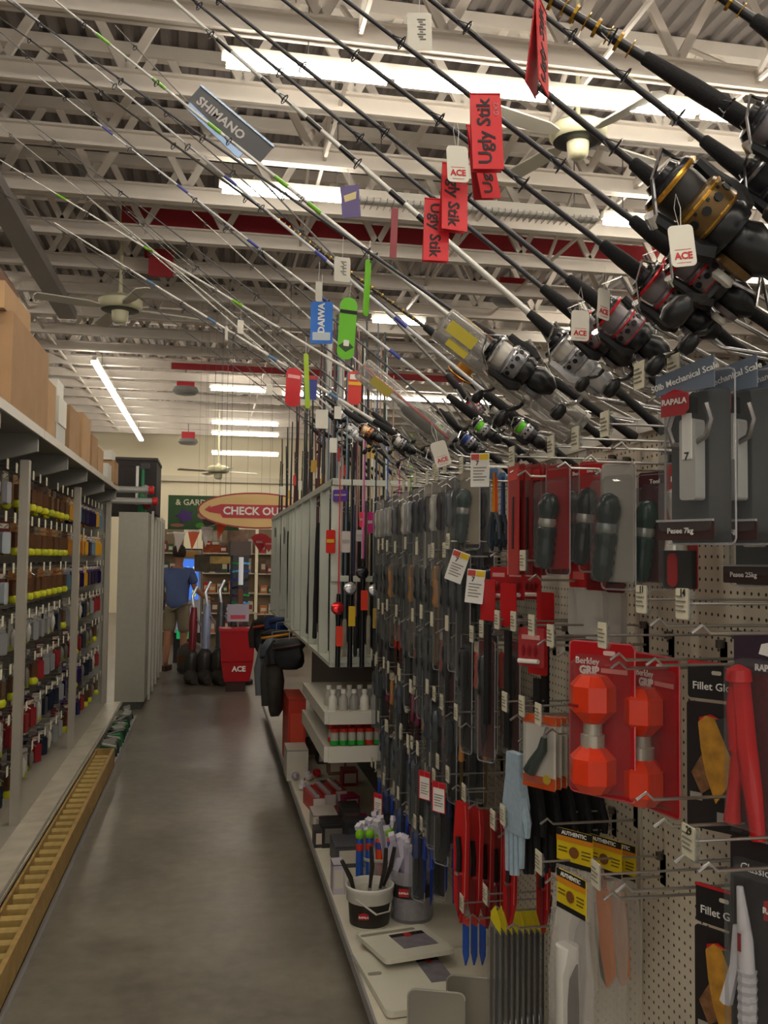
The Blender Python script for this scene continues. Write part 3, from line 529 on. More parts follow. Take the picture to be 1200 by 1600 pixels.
def rod(bpx, tpx, xb=1.05, dy=.1, r=.0055, col='2a2a2e', bands=None, reel=None, rx=None, rs=1.0, fg='foam', label='', wrap=None, below=.0, ext=0, gl=5, metal=0, grip=True, fgl=.115, nw=14):
    b = onx(bpx[0], bpx[1], xb); t = ony(tpx[0], tpx[1], b.y+dy); d = t-b; L = d.length+ext; d.normalize()
    zref = Vector((0, .82, .57-below)); zz = (zref-d*zref.dot(d)).normalized(); R = Matrix((d, zz.cross(d), zz)).transposed()
    bl = MB().cone((.04, 0, 0), (L, 0, 0), r, r*.32, 8, True).mesh('blank', M(col, .3, metal), True)
    ps = [P('blank', bl)]
    tr = .32
    if rx is not None:
        best = 1e9
        for i in range(200):
            q = b+d*(i*.005); e = abs(proj(q)[0]-rx)
            if e < best: best, tr = e, i*.005
    gm = foam if fg == 'foam' else M('9a6a3a', .8, noise=.25, scale=120) if fg == 'cork' else black
    if grip:
        ps += [P('butt_grip', lathe_x([(.004, -.01), (.0125, -.006), (.013, .0), (.0105, .06), (.0105, max(.09, tr-.12)), (.0135, max(.1, tr-.08)), (.0085, max(.11, tr-.06))], 10).mesh('butt_grip', gm, True)),
            P('reel_seat', lathe_x([(.0085, tr-.06), (.0095, tr-.055), (.0095, tr+.04), (.0085, tr+.045)], 10).mesh('reel_seat', black, True), kids=[P('seat_hood', lathe_x([(.0105, tr+.045), (.0115, tr+.05), (.0105, tr+.065)], 10).mesh('seat_hood', chrome, True))]),
            P('fore_grip', lathe_x([(.0105, tr+.066), (.0155, tr+.075), (.0145, tr+.07+fgl*.55), (.0105, tr+.07+fgl*.97), (.007, tr+.07+fgl)], 12).mesh('fore_grip', gm, True))]
    if bands:
        bc, pos = bands
        for q in pos: ps.append(P('winding', MB().cone((q*L, 0, 0), (q*L+.045, 0, 0), r*(1-.68*q)+.0011, r*(1-.68*q)+.0009, 8).mesh('winding', M(bc, .3))))
    if wrap:
        mb = MB()
        for i in range(30): mb.lathe([(r+.0002, tr+.09+fgl+.02*i), (r+.0009, tr+.091+fgl+.02*i+(.004 if i%2 else 0)), (r+.0002, tr+.092+fgl+.02*i)], 8, (0,0,0), 'x', closed=True)
        ps.append(P('gold_wrap', mb.mesh('gold_wrap', M(wrap, .3, .8))))
    for i in range(gl):
        q = .42+.52*i/max(1, gl-1) if grip else .2+.7*i/max(1, gl-1)
        g = guide(round(.016-.0022*i, 4)); ps.append(P('line_guide', g, (q*L, 0, 0)))
    if reel:
        rp = round_reel() if reel == 'round' else reel_parts(*reel)
        e = [P(n, m, l, ro, k, lb, kd, s) for n, m, l, ro, k, lb, kd, s in rp]
        # thing > reel pieces: the reel is an empty part carrying its pieces
        ps.append(('REEL', e, (tr+.0, 0, -.075*rs), rs))
    o = bpy.data.objects.new('fishing_rod', None); o.empty_display_size = .05; COL.objects.link(o)
    o.matrix_world = Matrix.Translation(b) @ R.to_4x4(); o['label'] = label; o['category'] = 'fishing rod'
    for p in ps:
        if p[0] == 'REEL':
            rmain = [q for q in p[1]]
            root = bpy.data.objects.new('reel', rmain[0][1]); COL.objects.link(root); root.parent = o; root.location = p[2]; root.scale = (p[3],)*3
            # first piece is the reel's own mesh, the others its children
            flat = [(k[0], k[1], k[2], k[3], (), k[5], k[6], k[7]) for k in rmain[0][4]]
            for q in rmain[1:]:
                flat.append((q[0], q[1], q[2], q[3], (), q[5], q[6], q[7])); flat += [(k[0], k[1], k[2], k[3], (), k[5], k[6], k[7]) for k in q[4]]
            put_parts(root, flat)
        else: put_parts(o, [p])
    return o, b, d, L
BK = ('8a8488', 'c8202a', '151517', '7a7074'); GD = ('2c2824', 'd09a3c', '151517', '6e5632'); SV = ('d8d4ca', 'd8d8da', 'c8c8ca', '9c9ca0'); SB = ('d8d4ca', 'd8d8da', '151517', '8c8c90'); GN = ('66d81c', 'd0d0d2', '26262a', 'b0b0b4')
CB = ('e6c8a0', 'd8a070', '151517', 'b87a58'); BB = ('3858b8', 'c0c8e0', '26262a', 'a8a8b0')
rod((1420, 345), (740, -75), dy=.1, r=.014, col='1a1a1c', rx=1235, fgl=.2, reel=('8a8488', '50505a', '151517', '3a3a40'), rs=1.2, wrap='b08830', label='thick black rod with gold thread wraps crossing the top right corner area below the lamp', gl=3)
rod((1430, 205), (960, -120), dy=.1, r=.012, col='1a1a1c', rx=1330, wrap='b08830', label='black rod with gold wraps cut off by the top right corner', gl=2)
rod((1330, 400), (700, -95), dy=.15, r=.009, col='2c2a2e', rx=1232, reel=('3a3a3e', '8a8a90', '151517', '4a4a50'), rs=1.25, label='dark rod under the thick gold-wrapped rod, its reel cut by the right edge')
rod((1330, 530), (670, -3), dy=.1, r=.0085, col='2a282c', rx=1122, reel=GD, rs=1.75, ext=.3, label='dark rod carrying the largest reel, black with gold rims')
rod((1270, 560), (540, 0), dy=.1, r=.0075, col='303036', rx=1115, reel=BK, rs=1.3, ext=.3, label='dark rod with a red-rimmed reel directly below the large gold reel')
rod((1232, 605), (443, 0), dy=.1, r=.0072, col='303036', rx=1062, reel=BK, rs=1.3, ext=.3, label='dark rod with a red-rimmed reel above the right price tags')
rod((1135, 632), (343, 0), dy=.1, r=.0075, col='303036', rx=995, reel=BK, rs=1.3, ext=.3, label='dark rod with a red-rimmed reel, third red-rimmed one from the right')
rod((1085, 645), (302, 0), dy=.12, r=.0068, col='36363c', rx=948, reel=BK, rs=1.15, ext=.3, label='dark rod with a small red-rimmed reel just left of the third one')
rod((1035, 672), (270, 0), dy=.12, r=.0095, col='d0cec8', metal=.3, bands=('1c1c20', (.42, .47, .56, .62, .7, .78)), rx=918, reel=SV, rs=1.35, ext=.2, label='thick silver rod with black bands and white reel')
rod((990, 682), (10, 0), dy=.25, r=.0062, col='3a3a40', rx=828, reel=SB, rs=1.45, label='dark rod whose silver and black reel hangs right of the clear tube')
rod((950, 692), (85, 0), dy=.2, r=.0085, col='cfcdc8', metal=.3, bands=('76b828', (.52, .58, .7, .8, .9)), rx=785, reel=SB, rs=1.2, label='white rod with green bands and a chrome reel beside the clear tube')
rod((872, 662), (0, 28), dy=.3, r=.0068, col='26241e', rx=738, reel='round', rs=1.25, wrap='a88430', label='black rod with gold specks and a round black and orange reel')
rod((905, 735), (20, 0), dy=.3, r=.0066, col='c9c9cc', bands=('3c48a0', (.3, .44, .6)), rx=835, reel=GN, rs=.85, label='white rod ending in a small green-lined reel right of the round reel')
rod((850, 735), (60, 120), dy=.3, r=.0062, col='d2d2d2', bands=('3c48a0', (.28, .42, .56, .7, .85)), rx=770, reel=GN, rs=.8, label='white rod with blue bands and green-lined reel')
rod((800, 740), (0, 50), dy=.3, r=.0048, col='4a4a4e', rx=745, reel=BB, rs=.8, label='thin grey rod with a blue-silver reel')
rod((780, 720), (0, 250), dy=.5, r=.0075, col='cac8c2', bands=('76b828', (.5, .68, .86)), rx=705, reel=GN, rs=.75, label='white rod with green bands running lowest across the left ceiling')
rod((720, 742), (85, 348), dy=.3, r=.0095, col='c8c6c0', bands=('5a7aa0', (.3, .45, .6, .75)), rx=640, reel=SB, rs=.85, label='thick white rod ending left above the ceiling fan')
rod((640, 745), (110, 285), dy=.4, r=.006, col='c2c0ba', rx=560, reel=SV, rs=.9, label='white rod with a silver reel at the left end of the reels')
rod((700, 745), (-30, 280), dy=.5, r=.005, col='3e3e42', rx=590, reel=CB, rs=.9, label='dark rod with a copper-spooled reel')
rod((640, 742), (140, 280), dy=.5, r=.0045, col='4a4844', rx=545, reel=SB, rs=.8, label='thin dark rod with small reel left of the copper-spooled reel')
rod((760, 735), (-60, 110), dy=.5, r=.0045, col='44444a', rx=680, reel=BK, rs=.75, label='thin dark rod with small black reel behind the green-lined reels')
NM = ['dark rod with foam grip crossing behind the %s', 'grey rod with slim guides crossing behind the %s']
for i, (bx, by, tx, ty_) in enumerate(((860, 705, 230, 150), (820, 715, 180, 40), (740, 730, 300, 330), (690, 735, 60, 210), (670, 742, 200, 330), (615, 742, 250, 400), (600, 745, 130, 400), (585, 748, 330, 500), (665, 738, -20, 180), (575, 750, 350, 540))):
    rod((bx, by), (tx, ty_), dy=.4, r=.0045+.001*(i % 3), col=('3a3a3e', '6a6864', 'b0aea8')[i % 3], rx=bx-62-4*(i % 3), reel=(SB, BK, SV, CB, BB)[i % 5], rs=.8, gl=4,
        label=('dark', 'grey', 'pale')[i % 3]+' slanted rod with its butt '+('right of the green-lined reels', 'just left of the green-lined reels', 'above the sale sign at the hooks', 'below the clear long bag', 'under the red rod tag', 'left of the copper-spooled reel', 'above the first row of knives', 'above the white rod rack', 'between the clear bag and the copper reel', 'farthest left of all slanted rods')[i])
# pistol-grip foam rods just right of the clear tube
# wire rod rests on the gondola top
rs_ = M('b0aeac', .25, .9)
rm = MB().tube([(.0, 0, 0), (-.16, 0, .02), (-.2, 0, .05), (-.215, 0, .11), (-.23, -.01, .05), (-.2, -.035, .02), (0, -.04, 0)], .0035, 6).mesh('rest_loop', rs_, True)
rl = MB().tube([(0, 0, 0), (-.24, 0, .11), (-.3, 0, .2), (-.33, .02, .19), (-.26, .04, .1), (0, .05, 0)], .004, 6).mesh('long_rest', rs_, True)
brk = MB().box((0, -.02, -.03), (.012, .06, .05)).mesh('bracket', white)
for i in range(18):
    thing('rod_rest', [P('wire_loop', rm), P('bracket', brk), P('upper_loop', rl, (0, -.02, .0))], (XB, 1.35+i*.18, 1.965), (0,0,0), 'bent chrome wire rod rest on top of the pegboard, %s' % ORD[i], 'rod rest', 'wire rod rests along the top of the pegboard')
# ================= HANGING GOODS ON THE RIGHT =================
H90 = -math.pi/2
def item(name, parts, y, z, x, turn, label, cat, group=None, rx=0):
    return thing(name, parts, (x, y, z), (rx, 0, H90+math.radians(turn)), label, cat, group)
def ip(name, parts, px, py, x, turn, label, cat, group=None, sc=1, rx=0):
    q = onx(px, py, x); return thing(name, parts, q, (rx, 0, H90+math.radians(turn)), label, cat, group, None, sc)
def hk(y, z, L=.28, label='', price=None, tag=True, fine=True, trot=0, group=None): return hook(XB, y, z, L, H90, label, price, tag, group, fine, trot)
# top row, near
hk(1.47, 1.885, .29, 'peg hook with pale price tag above the first scale package, nearest in the top row')
hk(1.60, 1.90, .29, 'bent peg hook with tag left of the nearest top one')
hk(1.755, 1.83, .29, 'peg hook with tag level with the black rod butts'); hk(1.91, 1.82, .29, 'peg hook with tag second left of the rod butts'); hk(2.06, 1.82, .29, 'peg hook with tag just above the row of red sleeves')
for x, px, t, l in ((.82, 1092, 26, 'frontmost clear scale package with silver spring scale'), (.89, 1158, 24, 'clear scale package behind the frontmost one, half cut by the frame'), (.96, 1215, 22, 'rearmost clear scale package cut by the right edge')):
    ip('scale_package', scale_pack('50lb Mechanical Scale', 'Pesee 7kg'), px, 612, x, t, l, 'package', 'hanging scale packages', .92)
ip('scale_package', scale_pack('Mechanical Scale', 'Pesee 25kg'), 1188, 700, 1.0, 22, 'grey scale package hanging lower, its dark foot label showing at the right edge', 'package', None, .9)
ip('bottle_package', berkley_bottle(), 1064, 748, .96, 30, 'red and black carded clear tube lamp behind the frontmost scale package', 'package')
ip('tool_package', tool_pack('4a1a24', '2c4a44', 'b8c0bc', 'Tool'), 1024, 758, .985, 30, 'dark green gripping tool on maroon card left of the scale packages', 'package')
ip('tool_package', tool_pack('b8b4ac', '2a3634', '9aa29e', ''), 966, 745, .90, 25, 'grey clamshell with a dark torch-like tool, right of the red flashlight card', 'package', None, 1.08)
ip('tool_package', tool_pack('c41a20', '202628', 'c0bcb4', 'Berkley'), 930, 740, .90, 34, 'bright red card with black lip grip tool and grey ring', 'package')
ip('tool_package', tool_pack('8c141c', '202628', '8a2020', 'Berkley'), 906, 745, .93, 30, 'dark red card with black tool, behind the bright red one', 'package')
ip('tool_package', tool_pack('a8282c', '1c2a2a', 'c8c4bc', ''), 872, 748, .83, 18, 'clear pack with black cylinder tool and red switch beside the red sleeves', 'package')
YS = onx(803, 742, .80).y; hk(2.0, 1.8, .22, 'hook carrying the red and grey tool packs', tag=False)
for i in range(15):
    item('knife_sleeve', red_sleeve(.30, '8c1219' if i else 'b03030'), YS+.012*math.sin(i*1.7), onx(803, 742, .80).z, .80+i*.019, 3*math.sin(i*2.3), 'thin red card sleeve in the tight row at centre, %s' % ('frontmost' if i == 0 else 'rearmost' if i == 14 else ORD[i].replace('nearest', 'from the front')), 'knife sleeve', 'red card sleeves packed on one hook')
hk(YS, onx(803, 742, .8).z+.004, .30, 'double hook carrying the tight row of red sleeves', tag=False); hk(YS-.09, 1.82, .31, 'second wire hook behind the red sleeves')
ip('scissors', scissors_pack('e08a14', 'd8481c'), 772, 738, .83, 20, 'orange and yellow bladed scissors with dark looped handles', 'scissors'); ip('scissors', scissors_pack('2a4a8c', '1c2438'), 785, 745, .90, 15, 'dark blue scissors behind the orange pair', 'scissors')
hk(2.68, 1.84, .3, 'peg hook holding the two pairs of scissors'); hk(2.82, 1.85, .3, 'peg hook beside the red and yellow sale label, top row')
ip('sale_label', sale_label(0), 750, 708, .775, 62, 'white sale label with red and yellow corners in the top row', 'sale label')
ip('sale_label', sale_label(0), 722, 862, .775, 60, 'tilted white sale label above the second row', 'sale label', rx=.1).rotation_euler[1] = .35
ip('sale_label', sale_label(0), 745, 890, .775, 55, 'white sale label left of the red carded straps', 'sale label').rotation_euler[1] = .1
ip('tool_package', tool_pack('b4aa96', '3a4a4a', 'c8c8c8', ''), 735, 748, .85, 30, 'beige card pack with two grey-green grips under a chrome bar', 'package')
ip('knife_package', slim('4a5068', .36, '8888a0'), 750, 770, .9, 20, 'slim grey-blue hook tool hanging by bare board', 'fishing tool')
# second row, near
hk(1.443, 1.48, .29, 'empty peg hook with a readable 14 price tag, right one of two', '14'); hk(1.614, 1.48, .28, 'empty peg hook with a readable 11 price tag, left one of two', '11')
hk(2.228, 1.55, .30, 'peg hook with tag below the torch packs'); hk(2.0, 1.56, .2, 'short hook behind the red boxes', tag=False)
ip('clear_bag', clear_bag('b8141c', 'd86860'), 905, 893, .92, 20, 'clear bag with bright red header below the black cylinder tool', 'package'); ip('clear_bag', clear_bag('7c1018', '5a0c12'), 932, 897, .93, 18, 'clear bag with dark red header beside the bright red one', 'package')
ip('clear_bag', clear_bag('6c1a22', '2c1a1c'), 960, 900, .96, 18, 'clear bag with maroon header nearest the bare board', 'package')
for i, (px, py, x, L, c) in enumerate(((762, 975, .80, .29, 'left'), (794, 985, .81, .32, 'middle'), (852, 1000, .9, .26, 'right'))):
    ip('strap', strap(L), px, py, x, 14, 'long black webbing strap on a red card, %s of three' % c, 'strap')
for i in range(3): ip('red_pack', small_card('b01a20', '7a1016'), 780+26*i, 895, .84+.07*i, 18, 'plain red carded pack above the black straps, %s' % ('frontmost', 'middle', 'rearmost')[i], 'package')
for y, l in ((2.62, 'above the left strap'), (2.49, 'above the middle strap'), (2.38, 'above the right strap')): hk(y, 1.61, .28, 'wire hook '+l+', second row', tag=False)
# third row
for i, (y, z) in enumerate(((1.767, 1.40), (2.06, 1.375), (2.19, 1.39), (2.33, 1.39), (2.47, 1.385))): hk(y, z, .29, 'peg hook with price tag at chest height, %s in the third row' % ORD[i])
ip('grip_package', dumbbell_pack(), 940, 1022, .845, 34, 'large red card with two faceted orange ends, the front one', 'package', 'red grip packages'); ip('grip_package', dumbbell_pack(), 1024, 1042, .955, 10, 'second red card with faceted orange ends, turned more edge-on behind the front one', 'package', 'red grip packages')
ip('lure_card', small_card('b0383c', '8c1820'), 830, 992, .82, 30, 'small red card with three lures and a white tube', 'package')
ip('boot_strap', strap(.2), 840, 1060, .86, 18, 'short black strap under the small red lure card', 'strap')
ip('glove_package', glove_pack(), 1120, 1052, .995, 36, 'upper fillet glove package with gold photo on bare board', 'package', 'fillet glove packages')
ip('tool_package', red_tool_pack(), 1196, 1018, .985, 20, 'glossy red forked tool in clear pack at right edge', 'package')
hk(1.83, 1.375, .26, 'hook holding the upper fillet glove package', tag=False); hk(1.67, 1.40, .26, 'hook holding the glossy red forked tool', tag=False)
# fourth row
for i, (y, z) in enumerate(((2.14, 1.18), (2.26, 1.18), (2.40, 1.17), (2.9, 1.06))): hk(y, z, .29, 'peg hook with price tag at waist height, %s in the fourth row' % ORD[i])
for i in range(6): ip('remover_package', remover_card(), 843+11*i, 1130, .815+.042*i, 32-5*i, 'white and orange card with dark green hook remover, %s' % ('frontmost and turned to us' if i == 0 else 'rearmost by the red card' if i == 5 else ORD[i].replace('nearest', 'from the front')), 'package', 'hook removers on one hook')
for i in range(6): ip('work_glove', glove('141518' if i else '9fb4c4', .30), 806+22*i, 1188, .80+.045*i, 14+5*i, 'light blue glove at the left of the glove bunch' if i == 0 else 'black glove in the bunch under the hook removers, %s' % ORD[i-1].replace('nearest', 'from the left').replace('from the left', 'from the left'), 'glove', 'gloves hanging in a bunch')
hk(2.36, 1.12, .28, 'hook holding the bunch of gloves', tag=False)
# fifth row
hk(1.426, 1.09, .29, 'empty hook with a price tag reading 29', '29'); hk(1.63, 1.155, .3, 'empty bent hook above the $29 tag', tag=False); hk(1.56, 1.125, .3, 'second empty bent hook above the $29 tag', tag=False)
hk(2.381, .875, .3, 'peg hook with tag over the yellow header bags, left one'); hk(2.107, .84, .3, 'peg hook with tag crossing the yellow header bags'); hk(1.777, .92, .3, 'peg hook with tag right of the yellow header bags'); hk(2.25, .935, .26, 'hook carrying the yellow header bags', tag=False)
for i, (x, px, it, t, l) in enumerate(((.86, 898, 'tube', 34, 'long clear bag with yellow AUTHENTIC header and white tube, frontmost'), (.80, 893, 'tube', 16, 'lower yellow header bag overlapping the front one'), (.95, 945, 'tool', 28, 'yellow header bag holding an orange fillet tool'), (1.02, 968, 'tool', 26, 'rearmost yellow header bag with orange tool by the board'))):
    ip('tool_bag', yellow_bag(it), px, (1312, 1380, 1322, 1328)[i], x, t, l, 'package', 'yellow header bags')
ip('glove_package', glove_pack(), 1132, 1408, .985, 30, 'lower fillet glove package near the bottom right', 'package', 'fillet glove packages'); ip('glove_package', glove_pack(), 1186, 1408, 1.04, 26, 'fillet glove package tucked behind the lower one', 'package', 'fillet glove packages')
ip('knife_package', white_knife_pack(), 1190, 1335, .96, 26, 'clear pack with white ribbed fillet knife at the right edge', 'package'); hk(1.72, .955, .3, 'hook holding the lower Fillet Glove package', tag=False); hk(1.56, 1.06, .26, 'hook holding the white fillet knife pack', tag=False)
# sixth row
for i, (px, x, t, c) in enumerate(((722, .82, 22, 'c81c22'), (744, .87, 20, 'b01820'), (762, .93, 16, '9c141c'), (780, .99, 10, '8c1018'), (798, .86, 24, 'b8161e'), (850, .95, 20, 'a0141a'))):
    ip('sheath_knife', long_sleeve(c), px, 1262+7*i, x, t, 'long red sheath with black handled knife below waist height, %s' % ORD[5-i].replace('nearest', 'nearest'), 'sheath knife', 'red sheath knives', .92 if i < 4 else .72)
for y, z, l in ((3.0, .84, 'carrying the leftmost red sheaths'), (2.8, .83, 'carrying the inner red sheaths'), (2.5, .83, 'carrying the right red sheaths')): hk(y, z, .29, 'peg hook '+l)
ip('sale_label', sale_label(1), 664, 1205, .775, 30, 'red bordered white label, lower left of a pair', 'sale label'); ip('sale_label', sale_label(1), 686, 1222, .775, 34, 'red bordered white label, right of the pair', 'sale label'); ip('sale_label', sale_label(1), 591, 1240, .775, 30, 'small red bordered label among the blue handles', 'sale label')
for i in range(3): ip('blue_blade', blue_blade(), 728+13*i, 1440, .81+.03*i, 20, 'blue pointed blade low on the board, %s' % ('left', 'middle', 'right')[i], 'blade', 'blue pointed blades')
hk(2.85, .475, .28, 'hook holding the blue blades'); hk(2.6, .59, .28, 'peg hook above the yellow topped slim packs'); hk(2.45, .6, .28, 'second peg hook above the yellow topped slim packs', tag=False)
for i in range(9): ip('slim_package', slim_pack(('5a5048', '3c6a70', '6a6a34', '453a4a')[i % 4]), 774+9*i, 1440, .81+.03*i, 22, 'slim clear pack with yellow folded header near the floor, %s' % ORD[i], 'package', 'slim yellow topped packs')
# ---- dense far rows ----
random.seed(11)
rows = [(1.865, 'top row', [('knife', '2a2c38', '9a9a98', .3, '8c8c88'), ('knife', 'c0bcb0', '8a8a88', .3, '9a9690'), ('knife', '55585f', 'a0a09c', .28, '7c7a78'), ('knife', '3a3236', '98948e', .3, 'a39c90'), ('knife', 'a8a8ac', '7c7c7c', .3, '6a6866')]),
    (1.60, 'second row', [('knife', '1a1b1e', '4c4a4a', .32, '5a5652'), ('knife', '1c1c20', '5a5854', .34, '3c3838'), ('knife', 'b07a40', '9a7a50', .34, '6a5a48'), ('knife', '202024', '3e3e40', .3, '76706a')]),
    (1.335, 'third row', [('knife', '18181a', '4a4848', .3, '2c2a2a'), ('slim', 'b02a22', .3, '6a4a40'), ('knife', '1c1c20', '3a3a3c', .28, '5a2c2a'), ('slim', '2a2a2e', .28, '6a6a66')]),
    (1.07, 'fourth row', [('slim', 'c8c4b4', .26, '3a3a3c'), ('knife', '2a2e44', '3c3c40', .26, '3a3634'), ('slim', '7a2a48', .3, '5a3a3c'), ('slim', 'b07a40', .3, '6a5a44'), ('knife', '30383e', '54504a', .24, '22242a')]),
    (.815, 'fifth row', [('knife', '1c2844', '2a2a30', .22, '2a2c34'), ('slim', '24305a', .24, '3a3c48'), ('knife', '3a3a40', '4a4a4c', .24, '322e2c')]),
    (.56, 'sixth row', [('slim', '1c3c9c', .24, '1c3c9c'), ('knife', '2a3c78', '34343a', .24, '2a2a30'), ('slim', '4a4644', .26, '6a6460')])]
for ri, (z, rn, kinds) in enumerate(rows):
    y = (3.03, 2.98, 2.72, 3.0, 3.15, 3.4)[ri]; k = 0
    while y < 4.55:
        kd = kinds[(k*7+ri) % len(kinds)] if random.random() < .8 else random.choice(kinds)
        hook(XB, y, z+random.uniform(-.02, .022), random.choice((.285, .285, .26, .3)), H90, 'peg hook with small tag in the dense left part, %s, %s' % (rn, ORD[k]), None, random.random() < .72, 'hooks of the dense left part', k < 3)
        for j in range(2):
            pt = knife(kd[1], kd[2], kd[3], kd[4]) if kd[0] == 'knife' else slim(kd[1], kd[2], kd[3])
            item('fishing_knife' if kd[0] == 'knife' else 'fishing_tool', pt, y+random.uniform(-.008, .008), z-.005, .83+.085*j, random.uniform(12, 40),
                '%s on the %s of dense packs, %s hook%s' % ({'knife': 'clear packed knife', 'slim': 'slim handled tool'}[kd[0]], rn, ORD[k], ', front' if j == 0 else ', rear'), 'knife' if kd[0] == 'knife' else 'fishing tool', 'dense packs, '+rn)
        y += .108; k += 1
# ================= TAGS ON THE RODS =================
def tg(name, parts, px, py, y, rz, label, cat='tag', ry=0, sc=1, group=None):
    c = ony(px, py, y); return thing(name, parts, c, (0, ry, rz), label, cat, group, None, sc)
tg('price_tag', blank_tag(.052, .082, True), 655, 20, 1.85, -.1, 'white price tag with upright print at the top centre of the rods', ry=-.03)
tg('price_tag', ace_tag(), 714, 228, 1.33, .05, 'white tag with red logo hanging over the red cards', ry=-.05, sc=.78)
tg('price_tag', ace_tag(), 1062, 352, 1.22, -.15, 'white tag with red logo under the large gold reel', ry=-.12, sc=.85); tg('price_tag', ace_tag(), 907, 485, 1.6, .0, 'white tag with red logo left of the red-rimmed reels', ry=.02, sc=.8); tg('price_tag', ace_tag(), 944, 452, 1.6, .5, 'narrow turned white logo tag just right of the other middle one', ry=.05, sc=.8)
tg('rod_card', stik_tag(0), 758, 148, 1.34, -.1, 'largest red card with dark script lettering, highest of the cluster', 'tag', -.04, .8)
tg('rod_card', stik_tag(1), 711, 258, 1.36, .1, 'red lettered card half under the white logo tag', 'tag', .02, .7); tg('rod_card', stik_tag(1), 683, 312, 1.38, -.1, 'leftmost and lowest red lettered card of the cluster', 'tag', .02, .66); tg('rod_card', stik_tag(0), 745, 198, 1.42, .5, 'red lettered card turned away behind the cluster', 'tag', -.25, .78)
tg('rod_card', stik_tag(0), 845, 6, 1.2, .95, 'red folded card hanging edge-on beside the thick black rod', 'tag', .05, .85)
mk = lambda n, m, l=(0,0,0), r=(0,0,0): P(n, m, l, r)
tg('rod_card', [P('card', MB().prism(rr(.05, .095, .004, 0, -.05), .002).mesh('card', M('2478e0', .4))), P('lettering', text('DAIWA', .02, wht, .04, 1), (0, -.002, -.04)), P('white_panel', MB().b2((-.02, -.002, -.09), (.02, -.0008, -.072)).mesh('white_panel', M('c9d4e0', .5))), P('string', MB().tube([(0,0,-.004), (0,0,.06)], .0007, 3).mesh('string', wht))], 503, 470, 2.75, -.15, 'blue rod card with white upright lettering left of the green one', 'tag', 0, 1.35)
tg('rod_card', blade_tag('6cc81c', .04, .145, [P('black_band', MB().b2((-.02, -.002, -.038), (.02, -.0008, -.03)).mesh('black_band', dblack)), P('dark_diamond', MB().prism([(0, -.1), (.018, -.115), (.0, -.128), (-.018, -.115)], .003).mesh('dark_diamond', M('2c4a18', .5))), P('white_square', MB().prism(rr(.013, .014, .002, 0, -.107), .004).mesh('white_square', wht))]), 546, 465, 2.6, .05, 'long rounded green rod card', 'tag', .06, 1.25)
tg('rod_card', blade_tag('78c832', .016, .12), 576, 405, 2.4, .6, 'narrow green ribbon-like tag above the black foam grip', 'tag', .06, 1.3); tg('rod_card', blade_tag('a4c428', .012, .13), 478, 552, 3.2, .3, 'narrow yellow-green tag between the red and blue cards', 'tag', -.05, 1.5)
tg('rod_card', [P('card', MB().prism(rr(.04, .1, .014, 0, -.05), .002).mesh('card', M('d83c34', .4))), P('white_top', MB().b2((-.015, -.002, -.025), (.015, -.0008, -.01)).mesh('white_top', wht)), P('yellow_band', MB().b2((-.019, -.002, -.042), (.019, -.0008, -.032)).mesh('yellow_band', M('e8b020', .5))), P('string', MB().tube([(0,0,-.004), (0,0,.04)], .0007, 3).mesh('string', wht))], 555, 580, 3.2, 0, 'red rod card with yellow band among the far rods', 'tag', .02, 1.2)
tg('rod_card', [P('card', MB().prism(rr(.045, .11, .016, 0, -.055), .002).mesh('card', M('c8282c', .4))), P('print_band', MB().b2((-.018, -.002, -.03), (.018, -.0008, -.02)).mesh('print_band', M('e8a0a0', .5)))], 460, 575, 3.6, .3, 'red blister tag with scalloped print left of the blue one', 'tag', .05, 1.4)
tg('rod_card', [P('card', MB().b2((-.025, -.001, -.09), (.025, .001, 0)).mesh('card', M('2c3c8c', .4))), P('red_top', MB().b2((-.026, -.002, -.012), (.026, .002, 0)).mesh('red_top', red))], 486, 588, 3.5, 0, 'dark blue rod card with red top', 'tag', .05, 1.0)
tg('rod_card', [P('card', MB().b2((-.02, -.001, -.07), (.02, .001, 0)).mesh('card', M('5c4a84', .4))), P('print_band', MB().prism([(-.014, -.022), (.014, -.014), (.012, -.03), (-.012, -.036)], .003).mesh('print_band', M('d8c890', .5))), P('string', MB().tube([(0,0,-.004), (0,0,.04)], .0007, 3).mesh('string', wht))], 546, 290, 2.4, -.2, 'small purple card hanging from the thick silver rod', 'tag', -.08, 1.25)
tg('rod_card', [P('card', MB().b2((-.008, -.001, -.11), (.008, .001, 0)).mesh('card', M('8c2c34', .4)))], 617, 325, 2.3, .3, 'narrow dark red tag below the lamps centre', 'tag', .03, 1.2)
tg('price_tag', blank_tag(.04, .06, True), 535, 402, 2.6, .1, 'small printed white tag above the green rounded card', sc=1.2); tg('price_tag', blank_tag(.016, .05, False), 498, 440, 2.7, .1, 'narrow white tag over the blue card', sc=1.2); tg('price_tag', blank_tag(.04, .06, False), 503, 640, 3.6, 0, 'plain grey-white tag below the blue card', sc=1.25)
tg('price_tag', blank_tag(.03, .06, False), 376, 500, 3.6, .5, 'small white tag hanging on the thick white rod over the aisle', sc=.9); tg('price_tag', blank_tag(.02, .06, False), 354, 510, 3.6, .9, 'thin silver tag left of the small white one over the aisle', sc=.9); tg('price_tag', blank_tag(.03, .05, False), 421, 600, 4.2, .3, 'tiny white tag at the left end of the far rods', sc=1.0)
tg('price_tag', blank_tag(.03, .05, False), 528, 635, 3.6, .2, 'cream tag right of the plain grey-white one', sc=1.0); tg('price_tag', ace_tag(), 683, 690, 2.5, -.2, 'small white logo tag among the far reels above the hooks', ry=-.3)
